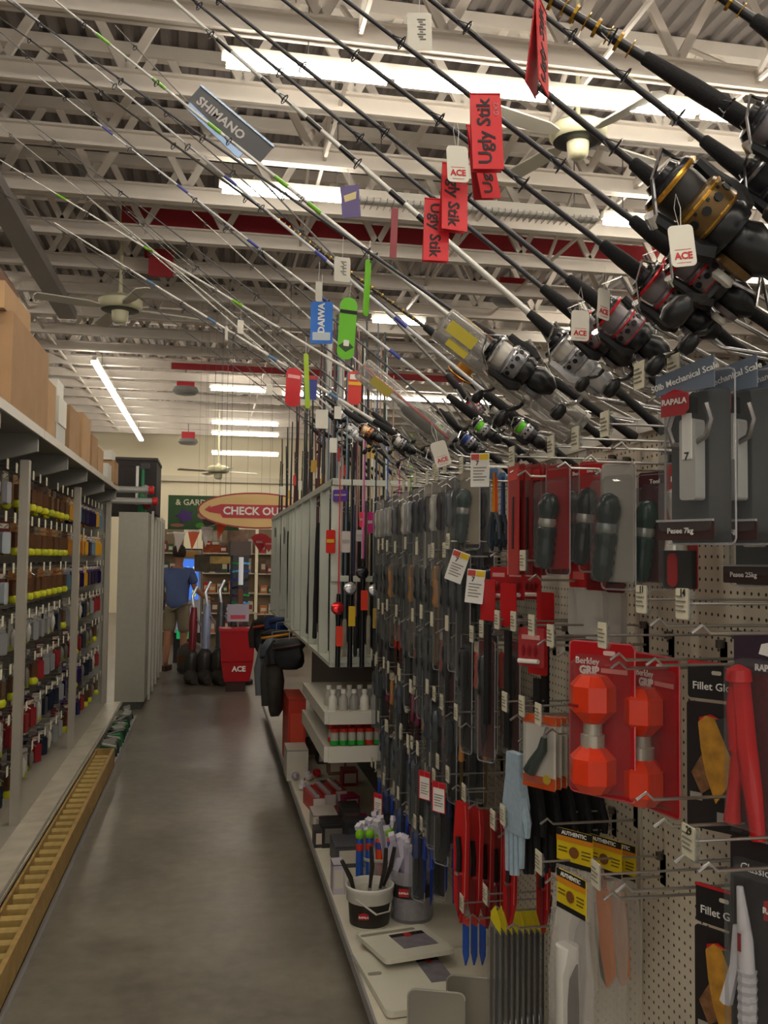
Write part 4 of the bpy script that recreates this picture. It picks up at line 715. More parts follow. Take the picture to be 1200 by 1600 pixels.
# dark foil card along the upper-left rods
c = ony(360, 195, 2.6)
thing('rod_card', [P('foil_strip', MB().box((0, 0, 0), (.26, .004, .062)).mesh('foil_strip', M('26252c', .3)), kids=[P('lettering', text('SHIMANO', .036, M('b9b4b0', .4), .03), (-.03, -.003, -.005)), P('silver_edge', MB().box((0, 0, .032), (.262, .012, .006)).mesh('silver_edge', M('8fa0b4', .25, .6)))]),
    P('blue_strip', MB().box((0, -.006, 0), (.2, .004, .02)).mesh('blue_strip', M('8098b8', .2, .5)), (-.02, -.004, -.048), (0, .08, 0))], c, (0, math.radians(37), 0), 'dark foil rod card with silver edges lying along the upper left rods', 'tag')
# clear display tubes strapped to rods
def tube_pack(p0, p1, y0, y1, r, label, extra):
    a = ony(*p0, y0); b = ony(*p1, y1); d = b-a; L = d.length; d.normalize(); zz = (Vector((0, 1, .5))-d*d.dot(Vector((0, 1, .5)))).normalized(); R = Matrix((d, zz.cross(d), zz)).transposed()
    ps = [P('clear_tube', lathe_x([(r*.9, 0), (r, .008), (r, L-.01), (r*.9, L)], 24).mesh('clear_tube', tubem, True)), P('end_cap', lathe_x([(.004, L-.002), (r*1.02, L-.002), (r*1.02, L+.01), (.004, L+.012)], 20).mesh('end_cap', M('8c8880', .3, alpha=.7)))]+extra(L, r)
    thing('rod_tube', ps, a, R, label, 'display tube')
tube_pack((690, 505), (900, 668), 2.2, 2.15, .046, 'large clear display tube with yellow and orange print beside the round reel', lambda L, r: [
    P('yellow_print', MB().box((.06, -r*.2, -r-.0), (.08, .03, .002)).box((.07, r*.5, -r*.9), (.06, .02, .002)).mesh('yellow_print', M('c8b83a', .5))), P('gold_print', MB().prism([(.04, -.012), (.06, .0), (.09, -.004), (.095, .01), (.06, .012), (.05, .006)], .002, -r*1.0).mesh('gold_print', M('e0b868', .4))),
    P('round_logo', MB().lathe([(.011, 0), (.013, -.002), (.008, -.002)], 16, (.16, -r-.001, .0), 'y').mesh('round_logo', M('2a3c4c', .4))), P('lettering', text('Sporting', .016, M('c8b820', .5), .02, -1), (.185, -r-.002, .0)), P('orange_print', MB().b2((.1, -r-.002, -.02), (.125, -r, -.008)).mesh('orange_print', M('d86a3a', .5))),
    P('barcode_label', MB().b2((L*.66, -r-.003, -.01), (L*.66+.03, -r, .012)).mesh('barcode_label', wht)), P('inner_rod', lathe_x([(.006, .01), (.01, L*.4), (.012, L-.02)], 10).mesh('inner_rod', M('6a605c', .5), True))])
tube_pack((565, 575), (700, 690), 3.0, 2.95, .04, 'shiny clear bag-like tube with a red rod inside, above the far reels', lambda L, r: [P('red_rod', lathe_x([(.004, .0), (.006, L)], 8, (0, -.01, .0)).mesh('red_rod', red)), P('dark_grip', lathe_x([(.01, L*.5), (.016, L*.55), (.016, L*.8), (.01, L*.85)], 10, (0, .012, 0)).mesh('dark_grip', foam, True)), P('yellow_label', MB().box((L*.25, .0, -r), (.08, .03, .002)).mesh('yellow_label', M('b8a848', .5)))])
# ================= GOODS ON THE RIGHT DECK =================
ZD = .14
def dk(px, py): return onz(px, py, ZD)
c = dk(577, 1444)
thing('bucket', [P('bucket_body', MB().lathe([(.075, 0), (.078, .01), (.088, .13), (.084, .13), (.074, .012)], 28).mesh('bucket_body', M('cfccc0', .35), True)), P('label_band', MB().lathe([(.0795, .012), (.0865, .105), (.0835, .105), (.0765, .012)], 28, closed=True).mesh('label_band', M('2c2622', .4), True), kids=[P('logo', MB().prism([(-.02, -.012), (.02, -.012), (.02, .008), (0, .014), (-.02, .008)], .006).mesh('logo', red), (-.02, -.083, .06)), P('lettering', text('RAPALA', .011, wht, .03), (-.02, -.088, .058))]),
    P('rim_collar', MB().lathe([(.089, .1), (.094, .105), (.094, .14), (.098, .145), (.098, .158), (.092, .162), (.088, .155), (.088, .11)], 28, closed=True).mesh('rim_collar', M('d6d3c8', .35), True)), P('bail_handle', MB().tube([(-.09, -.02, .14), (-.04, -.09, .12), (.03, -.1, .075), (.08, -.05, .07), (.092, .02, .13)], .004, 6).mesh('bail_handle', M('c9c5ba', .4), True))], c, (0,0,-.2), 'white plastic bucket with black label band and wire handle on the bottom deck', 'bucket')
for i, (dx, dy, rx_, ry_) in enumerate(((-.045, -.01, .3, -.7), (.0, .01, -.1, .12), (.035, .0, .1, .35), (.05, .03, .2, .6))):
    thing('fillet_knife', [P('handle', MB().tube([(0, 0, .04), (.004, 0, .12), (-.006, 0, .2)], [.006, .01, .008], 7).mesh('handle', M('2c2822', .5), True)), P('blade', MB().prism([(-.008, -.1), (.0, -.12), (.008, -.1), (.008, .05), (-.008, .05)], .002).mesh('blade', steel))], c+Vector((dx, dy, .10 if i else .08)), (rx_*.3, ry_*.5, 0), 'dark handled knife standing in the white bucket, %s' % ('leaning left', 'upright at centre', 'leaning right', 'farthest right')[i], 'knife', 'knives in the bucket')
random.seed(5)
def bunch(c, R, n, z0, mat_, name, lab, cat, w=.027, h=.085):
    bm_ = MB().prism([(-w, -h), (w*.8, -h), (w, h*.5), (w*.4, h), (-w*.6, h*.9), (-w, h*.3)][::-1], w*.7).mesh('body', mat_); tp = MB().box((0, 0, h*1.05), (w*1.1, w*.9, h*.25)).mesh('tip', M('dcd6e2', .4))
    for i in range(n):
        u = -1+2*(i+.5)/n; v = random.uniform(-1, 1)*math.sqrt(1-u*u)
        thing(name, [P('body', bm_), P('tip', tp)], c+Vector((R*u, R*v, z0+random.uniform(-.02, .03))), (random.uniform(-.35, .35), .4*u, random.uniform(0, 3)), lab[0]+', %s' % ORD[i].replace('nearest', 'from the left' if i else 'leftmost').replace(' from the left', ' from the left'), cat, lab[1])
c2 = dk(643, 1432)
thing('clear_tub', [P('tub_body', MB().lathe([(.085, 0), (.09, .01), (.092, .2), (.088, .2), (.084, .012)], 28).mesh('tub_body', M('b8b4b8', .2, alpha=.35), True)), P('label_band', MB().lathe([(.0915, .1), (.0925, .15), (.0905, .15), (.0895, .1)], 28, closed=True).mesh('label_band', M('2c2826', .4)), kids=[P('logo', MB().b2((-.045, -.096, .11), (-.005, -.088, .14)).mesh('logo', red)), P('lettering', text('RAPALA', .011, wht, .03), (-.025, -.0975, .125))]), P('grey_filling', MB().lathe([(.001, .01), (.082, .012), (.084, .09), (.07, .1), (.001, .1)], 20).mesh('grey_filling', M('8c8a92', .6, noise=.3, scale=60)))], c2, (0,0,-.3), 'clear plastic tub with black label standing right of the white bucket', 'tub')
bunch(c2, .07, 12, .22, M('b9b2c2', .45), 'wrapped_sheath', ('pale lilac wrapped sheath standing in the clear tub', 'sheaths in the clear tub'), 'sheath')
c3 = dk(592, 1392); thing('clear_tub', [P('tub_body', MB().lathe([(.09, 0), (.095, .16), (.09, .16), (.085, .01)], 24).mesh('tub_body', M('b8b4b8', .2, alpha=.35), True)), P('tub_rim', MB().lathe([(.094, .15), (.099, .155), (.099, .165), (.092, .165)], 24, closed=True).mesh('tub_rim', M('c8c4c0', .3), True))], c3, (0,0,0), 'clear plastic tub half hidden behind the white bucket', 'tub')
bunch(c3, .08, 13, .2, M('c2bccc', .45), 'wrapped_sheath', ('pale lilac wrapped sheath standing behind the white bucket', 'sheaths behind the bucket'), 'sheath')
# cutting boards
def board(corners, t, label, lp, hole):
    a, b, d = corners; ux = (b-a); w = ux.length; ux.normalize(); uy = (d-a); h = uy.length; uy = (uy-ux*uy.dot(ux)).normalized(); uz = ux.cross(uy)
    if uz.z < 0: uz = -uz
    R = Matrix((ux, uy, uz)).transposed()
    wm = M('d2cfbe', .4); mb = MB().prism(rr(w, h, .02, w/2, h/2), t, t/2, 'xy')
    thing('cutting_board', [P('board', mb.mesh('board', wm)), P('handle_hole', MB().prism(rr(hole[2], .022, .011, 0, 0, 4), .002, 0, 'xy').mesh('handle_hole', M('8a8676', .6)), (hole[0]*w, hole[1]*h, t+.0005)), P('label_sheet', MB().b2((0, 0, 0), (lp[2]*w, lp[3]*h, .001)).mesh('label_sheet', M('77727a', .4, noise=.25, scale=25)), (lp[0]*w, lp[1]*h, t), kids=[P('black_band', MB().b2((0, lp[3]*h*.8, .001), (lp[2]*w, lp[3]*h, .0018)).mesh('black_band', black)), P('red_logo', MB().b2((lp[2]*w*.4, lp[3]*h*.72, .0018), (lp[2]*w*.6, lp[3]*h*.97, .0026)).mesh('red_logo', red))])], a, R, label, 'cutting board')

A = onz(603, 1508, .19); B = onz(712, 1490, .19); D = onz(549, 1466, .17)
board((A, B, D), .016, 'white cutting board lying askew with grey label, left of the red sheaths', (.38, .25, .5, .5), (.42, .86, .22))
A = onz(605, 1592, .145); B = onz(735, 1575, .145); D = onz(575, 1496, .145)
board((A, B, D), .02, 'large white cutting board flat on the deck with small label', (.72, .35, .3, .45), (.12, .6, .05))
for i, (px, py, z, s_) in enumerate(((682, 1568, .30, 1.0), (748, 1545, .36, 1.15))):
    p = onz(px, py+20, .25); thing('blade_holder', [P('rounded_plate', MB().prism(rr(.17*s_, .2, .02, 0, -.06), .006).mesh('rounded_plate', M('8f8a80', .35, .3))), P('plate_edge', MB().tube([(u, -.004, v) for u, v in rr(.17*s_, .2, .02, 0, -.06)], .003, 4).mesh('plate_edge', M('b0aba0', .3, .4))), P('foot', MB().box((0, .03, -.155), (.16, .08, .006)).mesh('foot', dsteel))], (p.x, p.y, .285), (0,0,-.35), 'grey metal plate with rounded corners standing on the deck, %s' % ('left and lower', 'right and taller')[i], 'metal plate')
# tubes with green caps
for i in range(6):
    p = dk(543+15.5*i, 1403-1.5*i); cc = 'e04a14' if i > 1 else '1c50a8'
    thing('float_tube', [P('tube_body', MB().lathe([(.014, 0), (.016, .01), (.016, .24), (.013, .25)], 12).mesh('tube_body', M(cc, .4), True)), P('blue_band', MB().lathe([(.0165, .2), (.017, .205), (.017, .225), (.0165, .23)], 12, closed=True).mesh('blue_band', M('3c4ca0' if i > 1 else 'c83828', .4))), P('green_cap', MB().lathe([(.014, .25), (.019, .255), (.019, .275), (.012, .285), (.001, .286)], 12).mesh('green_cap', M('84c81c' if i < 5 else 'c83828', .4), True))], p+Vector((.05, .0, 0)), (0,0,0), '%s float tube behind the bucket, %s' % (('blue', 'blue', 'orange', 'orange', 'orange', 'orange red-capped')[i], ('leftmost', 'second from left', 'third from left', 'fourth from left', 'fifth from left', 'rightmost')[i]), 'float tube', 'float tubes with bright caps')
# boxes and packs along the deck
def carton(px, py, dims, col, lab, cat='box', rz=0, z=ZD, extra=None, tilt=0):
    p = onz(px, py, z); w, d, h = dims; ps = [P('carton', MB().box((0, 0, h/2), dims).mesh('carton', M(col, .5)))]
    ps.append(P('front_label', MB().b2((-w*.38, -d/2-.0015, h*.2), (w*.38, -d/2, h*.8)).mesh('front_label', M(extra or 'c9c2b4', .5)))); ps.append(P('lid_line', MB().box((0, 0, h-.006), (w+.003, d+.003, .003)).mesh('lid_line', dgrey)))
    thing('carton', ps, p, (tilt, 0, rz), lab, cat)
carton(527, 1392, (.05, .09, .13), 'b8b0bc', 'pale grey upright box left of the white bucket')
carton(545, 1345, (.16, .2, .1), '4a4a50', 'dark grey box behind the pale upright one'); carton(520, 1318, (.13, .14, .12), '1e1c1c', 'black box with small white window at the deck edge', extra='6a6660'); carton(560, 1330, (.15, .1, .16), '26262a', 'black box leaning against the board behind the float tubes', extra='34343a')
carton(505, 1295, (.13, .18, .1), 'c8beb4', 'white box with red print and line drawing on the deck', extra='a89a94'); carton(545, 1292, (.1, .16, .12), '3a3634', 'dark box right of the line-drawing box', extra='5a4a44')
for i in range(3):
    p = dk(490+17*i, 1262-6*i); thing('lantern_pack', [P('red_wrap', MB().box((0, 0, .045), (.07, .26, .09)).mesh('red_wrap', M('b8201e', .35))), P('glass_strip', MB().tube([(-.01, -.13, .095), (-.01, .12, .095)], .014, 8).mesh('glass_strip', M('c8d0d8', .12, .3), True)), P('end_cap', MB().box((0, -.135, .045), (.066, .01, .08)).mesh('end_cap', M('d8d0cc', .4)))], p, (0,0,.12), 'red tray pack with a shiny clear strip, %s of three on the deck' % ('left', 'middle', 'right')[i], 'package', 'red tray packs')
for i, (px, py, s_, cc) in enumerate(((472, 1215, 1, 'c8c4c8'), (487, 1222, .9, 'c8202a'), (482, 1200, .9, 'c8c4c8'), (495, 1195, .85, 'b8202a'), (462, 1200, .9, '9a989c'))):
    thing('bobber', [P('float_ball', MB().lathe([(.001, -.03), (.02, -.024), (.03, 0)], 14).mesh('float_ball', M('e4e0e0', .3), True)), P('colored_half', MB().lathe([(.0302, 0), (.02, .024), (.001, .03)], 14).mesh('colored_half', M(cc, .3), True)), P('pin', MB().cone((0, 0, .028), (0, 0, .045), .004).mesh('pin', red))], dk(px, py+20)+Vector((0, 0, .035*s_)), (.3*i, .4, 0), '%s round bobber in the heap on the deck, %s' % ('white' if cc[0] == 'c' and cc != 'c8202a' else 'red' if cc[0] in 'cb' else 'grey', ('front left', 'front right', 'middle', 'rear right', 'rear left')[i]), 'bobber', 'bobbers heaped on the deck')
for i, (px, py, cc) in enumerate(((520, 1235, '1c6a78'), (545, 1240, 'b8145c'), (535, 1262, 'a81430'), (510, 1220, '3c3a34'))):
    carton(px, py+20, (.09, .12, .07), cc, ('teal', 'magenta', 'crimson', 'olive black')[i]+' small pack beside the red tray packs', 'package', .2)
for px, py, d, cc, l in ((500, 1250, (.1, .14, .06), 'b8302c', 'low red pack behind the bobbers'), (525, 1208, (.12, .12, .12), '7a6248', 'tan box at the rear of the deck near the shelves'), (505, 1190, (.1, .16, .09), '2c2826', 'black box at the rear under the lower shelf'), (478, 1180, (.09, .12, .1), 'b0a890', 'beige box beside the bobbers'), (560, 1300, (.1, .14, .08), 'a81c50', 'deep pink pack against the board'), (545, 1225, (.1, .12, .1), '8a2420', 'brick red box against the board'), (500, 1320, (.07, .1, .09), '302c2a', 'tiny black box at the very edge of the deck')):
    carton(px, py, d, cc, l, extra='c8b8a8')
# bobber shelf
p0 = Vector((.62, 5.2, .86))
sh = M('d6d2c6', .45)
thing('display_shelf', [P('shelf_plate', MB().b2((0, 0, 0), (.46, 1.15, .02)).mesh('shelf_plate', sh)), P('front_lip', MB().b2((-.02, 0, -.05), (0, 1.15, .03)).mesh('front_lip', sh)), P('end_lip', MB().b2((0, -.015, -.05), (.46, 0, .03)).mesh('end_lip', sh))], (.60, 4.68, .62), (0,0,0), 'lower white display shelf carrying red and green capped bottles', 'shelf')
thing('display_shelf', [P('shelf_plate', MB().b2((0, 0, 0), (.46, 1.15, .02)).mesh('shelf_plate', sh)), P('front_lip', MB().b2((-.02, 0, -.04), (0, 1.15, .02)).mesh('front_lip', sh)), P('end_lip', MB().b2((0, -.015, -.04), (.46, 0, .02)).mesh('end_lip', sh))], (.60, 4.68, .80), (0,0,0), 'upper white display shelf under the white rod rack', 'shelf')
for r_ in range(2):
    for i in range(9):
        g = M('24a838' if (i % 5) < 4 and r_ == 0 else 'c82a24', .4)
        thing('bait_jar', [P('jar', MB().lathe([(.016, 0), (.018, .005), (.018, .05), (.014, .055)], 10).mesh('jar', M('b8b4a8', .3), True)), P('green_cap' if g.name.endswith('24a838') else 'red_cap', MB().lathe([(.0185, .0), (.019, .004), (.019, .016), (.0185, .02)], 10, closed=True).mesh('band', g)), P('lid', MB().lathe([(.018, .055), (.018, .07), (.001, .072)], 10).mesh('lid', M('d82c24', .4)))], (.64+.045*i, 4.74+.09*r_, .645), (0,0,0), 'red-lidded bait jar, %s row of the lower display shelf, %s from the aisle' % (('front', 'rear')[r_], ['first', 'second', 'third', 'fourth', 'fifth', 'sixth', 'seventh', 'eighth', 'ninth'][i]), 'jar', 'red-lidded bait jars', None, 1.2)
random.seed(3)
for i in range(14): thing('white_bottle', [P('bottle', MB().lathe([(.022, 0), (.024, .006), (.024, .06), (.012, .078), (.012, .085)], 12).mesh('bottle', M(('d8d4ca', 'a8a49c', '8c8a86')[i % 3], .4), True)), P('cap', MB().lathe([(.014, .085), (.014, .105), (.001, .107)], 10).mesh('cap', M('e4e0d8', .4)))], (.63+.055*(i % 7), 4.75+.16*(i//7), .82), (0,0,0), '%s bottle on the upper display shelf, %s row, %s from the aisle' % (('white', 'pale grey', 'grey')[i % 3], ('front', 'rear')[i//7], ['first', 'second', 'third', 'fourth', 'fifth', 'sixth', 'seventh'][i % 7]), 'bottle', 'bottles on the upper display shelf')
carton(458, 1190, (.12, .5, .48), 'c0301c', 'red-orange box beside the lower display shelf', extra='d84a30'); carton(462, 1213, (.14, .25, .2), 'c9c4b8', 'white low box in front of the red-orange one'); carton(485, 1175, (.3, .5, .16), '8c7a60', 'brown box on the deck under the display shelves', extra='5a4636')
# ---------------- white rod rack ----------------
rk = M('c4c8bc', .45); rkm = MB().b2((0, -.018, .0), (.05, .018, .94)).mesh('slot_panel', rk)
rkp = MB().b2((0, -.012, 0), (.44, .012, .94)).mesh('slot_panel', rk)
parts = [P('slot_panel', rkm, (0, q, 0)) for q in (0, .5, 1.05, 1.6, 2.1)]+[P('slot_panel', rkp, (0, 2.4+k*.27, 0)) for k in range(10)]
parts += [P('top_rail', MB().b2((.0, -.03, .92), (.03, .27*18, .955)).mesh('top_rail', rk)), P('back_panel', MB().b2((.44, -.02, -.92), (.46, .27*18, .94)).mesh('back_panel', M('4a4a46', .6))), P('floor_tray', MB().b2((.0, -.02, -.02), (.44, .27*18, 0)).mesh('floor_tray', rk))]
for q in (.92, .42, 0): parts.append(P('cross_bar', MB().b2((0, -.03, q), (.46, -.01, q+.03)).mesh('cross_bar', rk)))
parts.append(P('black_label', MB().b2((-.002, 4.2, .74), (0, 4.35, .83)).b2((-.002, 3.1, .66), (0, 3.2, .8)).mesh('black_label', black)))
thing('rod_rack', parts, (.61, 4.76, 1.06), (0,0,0), 'long white slotted rod rack standing past the dense packs', 'rod rack')
for i, (px, z1) in enumerate(((512, 3.15), (531, 3.15))):
    p = onx(px, 760, .72 if i == 0 else .78); thing('white_post', [P('post', MB().cone((0, 0, 0), (0, 0, z1-1.95), .017, n=10).mesh('post', M('cfcdc6', .4), True)), P('post_foot', MB().cone((0, 0, -.02), (0, 0, .02), .026, n=10).mesh('post_foot', M('bcbab4', .4)))], (p.x, p.y, 2.0), (0,0,0), 'tall thin white post rising from the rod rack, %s' % ('left', 'right')[i], 'post')
random.seed(21)
VC = ['141416', '1c1c20', '4a1a20', '222a30', '16302a', '2c2c30', '5a1a22', '101014']
for i in range(60):
    y = 4.95+i*.078; xx = .64+(i % 5)*.085; L = random.uniform(1.75, 2.1)-.008*i; cc = VC[i % 8] if i < 56 else '1c4438'
    ps = [P('blank', MB().cone((0, 0, .3), (random.uniform(-.03, .03), 0, L), .011, .005, 6).mesh('blank', M(cc, .35))), P('grip', MB().lathe([(.008, -.02), (.014, -.015), (.013, .1), (.016, .2), (.014, .32), (.016, .5), (.014, .66), (.011, .7)], 8).mesh('grip', foam, True)), P('line_guide', MB().tube([(0, -.01, .8), (-.03, -.015, .815), (0, -.01, .84)], .002, 4).tube([(0, -.008, 1.2), (-.02, -.012, 1.21), (0, -.008, 1.23)], .0015, 4).mesh('line_guide', steel))]
    if i % 3 == 0: ps.append(P('hang_tag', MB().b2((-.022, -.018, 1.05), (.018, -.016, 1.13)).mesh('hang_tag', M(('d8d4c8', 'd8d4c8', 'c03028', 'c8a040')[i % 4], .5))))
    thing('upright_rod', ps, (xx, y, 1.12), (random.uniform(-.02, .02), random.uniform(-.02, .02), 0), 'dark upright rod in the white rack, %s from the near end, %s' % ('%d%s' % (i+1, 'th' if 9 < i < 13 or i % 10 > 2 else ('st', 'nd', 'rd')[i % 10]), ('front', 'second', 'middle', 'fourth', 'back')[i % 5]+' slot'), 'fishing rod', 'upright rods in the white rack')
# short kids rods with push-button reels in the first rack bay
KC = [('c8202a', 'c8242a'), ('1c1c20', 'b8b8ba'), ('d84a9c', '26262a'), ('1c1c20', 'b0b0b2'), ('2a5ac0', '1c1c20'), ('c81e78', '202024'), ('6ac020', '1c1c20')]
for i, (a, b) in enumerate(KC):
    x_ = .64+.062*i; z_ = (1.32, 1.42, 1.5, 1.41, 1.52, 1.45, 1.5)[i]
    ps = [P('blank', MB().cone((0, 0, .1), (0, 0, .75), .005, .003, 6).mesh('blank', M(a, .35))), P('grip', MB().lathe([(.006, 1.045-z_), (.013, 1.05-z_), (.012, -.05), (.015, 0), (.01, .1)], 8).mesh('grip', black, True)), P('reel', MB().lathe([(.012, .02), (.03, .012), (.034, -.005), (.022, -.035), (.006, -.045)], 14, (0, -.0, 0)).mesh('reel', M(b, .2, .6), True), (-.01, -.045, .03), (1.2, 0, 0)), P('color_tag', MB().b2((-.018, -.06, -.16), (.016, -.057, -.06)).mesh('color_tag', M(('e03a20', 'd8b020')[i % 2], .4)))]
    thing('short_rod', ps, (x_, 4.66, z_), (0, 0, 0), ('red ball-reel', 'silver ball-reel', 'pink', 'second silver ball-reel', 'blue', 'magenta', 'green')[i]+' short rod hanging at the near end of the white rack', 'fishing rod', 'short rods at the rack end')
for i, (px, py, y, cc, w, h) in enumerate(((517, 828, 4.55, 'c8281e', .05, .12), (541, 830, 4.5, 'c9c0bc', .05, .11), (563, 828, 4.45, 'b8b2ae', .045, .06), (579, 800, 4.5, 'b81870', .03, .11), (532, 765, 4.6, '5a3c98', .08, .06), (566, 800, 4.6, 'd83c50', .03, .08))):
    y = 4.715; q = ony(px, py, y); thing('pack_card', [P('card', MB().prism(rr(w, h, .008, 0, -h/2), .006).mesh('card', M(cc, .4))), P('print_band', MB().b2((-w*.4, -.005, -h*.55), (w*.4, -.003, -h*.4)).mesh('print_band', M('d8b030' if i == 0 else 'a8a4a0', .5)))], q, (0,0,-.5), ('red card with yellow band', 'plain pinkish white card', 'small white card', 'magenta strip card', 'purple patterned card', 'coral card')[i]+' at the near end of the rod rack', 'package')
for i in range(22):
    cc = ['6a8090', 'c8c4ba', '4a5a7c', 'a88a78', '8c8c8c', '9c7478', 'a09070', 'd0d0d0'][i % 8]; x_ = .70+(i % 4)*.09; y_ = 4.85+.1*(i//2); z_ = 1.26
    thing('pale_rod', [P('blank', MB().cone((0, 0, 0), (0, 0, 1.35+.15*(i % 3)), .007, .003, 6).mesh('blank', M(cc, .35))), P('grip', MB().lathe([(.008, -.2), (.012, -.18), (.012, 0), (.008, .02)], 8).mesh('grip', M(('c8c0b0', '2a2a2e')[i % 2], .5), True))], (x_, y_, z_), (0,0,0), 'slim %s rod behind the slanted reels, %s' % (['blue-grey', 'white', 'blue', 'orange', 'grey', 'pink', 'tan', 'silver'][i % 8], ORD[i] if i < 18 else ['far end, fourth from last', 'far end, third from last', 'far end, second from last', 'far end, last'][i-18]), 'fishing rod', 'slim rods behind the slanted reels')
# waders / jackets hanging at the far end of the right shelf
def garment(px, py, y, cols, w, h, label):
    q = ony(px, py, y); rnd = random.Random(px); mb = MB(); n = 12; vs = []; fs = []
    prof = [(.02, .55), (-.03, .8), (-.12, 1), (-.3, .92), (-.5, 1.05), (-.75, .95), (-.92, .8), (-1, .5)]
    for j, (z, k) in enumerate(prof):
        for i in range(n):
            t = 2*math.pi*i/n; r = k*(1+.14*math.sin(3*t+j)+rnd.uniform(-.06, .06)); vs.append((w/2*r*math.cos(t), .08*r*math.sin(t), z*h))
    for j in range(len(prof)-1): fs += [(j*n+i, j*n+(i+1) % n, (j+1)*n+(i+1) % n, (j+1)*n+i) for i in range(n)]
    fs += [tuple(range(n-1, -1, -1)), tuple(range(len(vs)-n, len(vs)))]
    ps = [P('body', MB().add(vs, fs).mesh('body', M(cols[0], .8, noise=.3, scale=9, bump=.4), True))]
    ps.append(P('trim_band', MB().tube([(w*.5*math.cos(t), .088*math.sin(t), -h*.22+.02*math.cos(t)) for t in [i*math.pi/6 for i in range(13)]], .012, 5).mesh('trim_band', M(cols[1], .6), True)))
    ps.append(P('sleeve', MB().tube([(-w*.4, 0, -h*.08), (-w*.55, -.02, -h*.45), (-w*.48, -.04, -h*.85)], [.035, .045, .03], 8).mesh('sleeve', M(cols[2], .8), True)))
    ps.append(P('hanger_loop', MB().tube([(0, 0, -.02), (.0, 0, .06), (.1, 0, .075), (.2, 0, .08)], .004, 5).mesh('hanger_loop', steel)))
    nm = 'hanging_bag' if 'bag' in label else 'jacket'
    thing(nm, ps, q, (0,0,-.5), label, 'bag' if 'bag' in label else 'jacket')
garment(432, 985, 7.4, ('16161a', 'd8921c', '1c1c20'), .24, .2, 'black jacket with yellow-orange band hanging past the rack'); garment(452, 1000, 6.4, ('26282a', '3a2426', '1c1c1e'), .22, .2, 'dark grey jacket hanging below the rack end'); garment(414, 965, 8.9, ('1e1c1c', 'b84420', '2c2420'), .22, .34, 'black jacket with orange trim nearest the aisle'); garment(425, 1000, 7.2, ('5a6068', '3c4046', '6a7078'), .17, .5, 'grey-blue jacket hanging lowest by the aisle'); garment(436, 965, 7.9, ('1c3c78', '14203c', '1c3060'), .16, .12, 'small blue folded jacket between the black ones')
garment(431, 1012, 6.9, ('44423e', '2c2a28', '3a3836'), .12, .5, 'dark net-like bag hanging low at the aisle edge')
# ================= LEFT AISLE SIDE =================
PX = -1.0
lm = M('a39d90', .4, noise=.04)
for i, (y0, y1) in enumerate(((1.6, 5.15), (5.15, 7.1), (7.1, 9.2))):
    L = y1-y0; ps = [P('back_panel', MB().b2((-.42, 0, .05), (-.40, L-.005, 2.24)).mesh('back_panel', M('5a5248', .6)))]
    if i == 2: ps.append(P('end_panel', MB().b2((-.42, L, .05), (.04, L+.02, 2.2)).mesh('end_panel', M('b0aea4', .4))))
    ps.append(P('front_post', MB().b2((.0, L-.04, .2), (.045, L+.02, 2.1)).mesh('front_post', M('a8a296', .4))))
    ps.append(P('base_deck', MB().b2((-.42, 0, .17), (.045, L, .2)).mesh('base_deck', lm)))
    for z in (1.98, 1.72, 1.46, 1.2, .94, .68, .42): ps.append(P('cross_rail', MB().b2((-.39, 0, z+.03), (-.375, L, z+.06)).mesh('cross_rail', M('8c877c', .45))))
    thing('shelf_bay', ps, (PX, y0, 0), (0,0,0), 'grey metal left-hand shelving bay with front post, '+('nearest', 'middle', 'farthest')[i], 'shelving')
    thing('top_shelf', [P('shelf_plate', MB().b2((-.42, 0, 0), (.1, L-.006, .025)).mesh('shelf_plate', M('8a8882', .5))), P('front_lip', MB().b2((.1, 0, -.015), (.112, L-.006, .03)).mesh('front_lip', M('c2bdb0', .4)))]+
        [P('bracket', MB().prism([(-.42, -.2), (-.3, -.2), (.09, -.09), (.09, 0), (-.42, 0)], .03, 0).mesh('bracket', M('9c9a94', .45)), (0, q, 0)) for q in ((L*.5, L-.05) if i else (1.6, 2.6, L-.05))], (PX, y0, 2.235), (0,0,0), 'grey top shelf plate carrying boxes, '+('nearest', 'middle', 'farthest')[i]+' on the left', 'shelf')
    ps = [P('lip_plate', MB().add([(.045, 0, .2), (.045, L-.006, .2), (.2, L-.006, .215), (.2, 0, .215), (.045, 0, .19), (.045, L-.006, .19), (.2, L-.006, .2), (.2, 0, .2)], [(0, 1, 2, 3), (7, 6, 5, 4), (3, 2, 6, 7), (0, 3, 7, 4), (1, 5, 6, 2)]).mesh('lip_plate', M('c4bdac', .4, noise=.15, scale=9))), P('rail_groove', MB().b2((.185, 0, .214), (.195, L-.006, .222)).mesh('rail_groove', M('8c877c', .4))), P('kick_plate', MB().b2((.31, 0, .0), (.33, L-.006, .075)).mesh('kick_plate', M('b5b3b8', .4))), P('low_deck', MB().b2((.1, 0, .03), (.33, L-.006, .07)).mesh('low_deck', M('b0aaa0', .4)))]
    thing('floor_ledge', ps, (PX, y0, 0), (0,0,0), 'pale metal shelf lip and kick plate along the floor on the left, '+('nearest', 'middle', 'farthest')[i], 'shelf base')
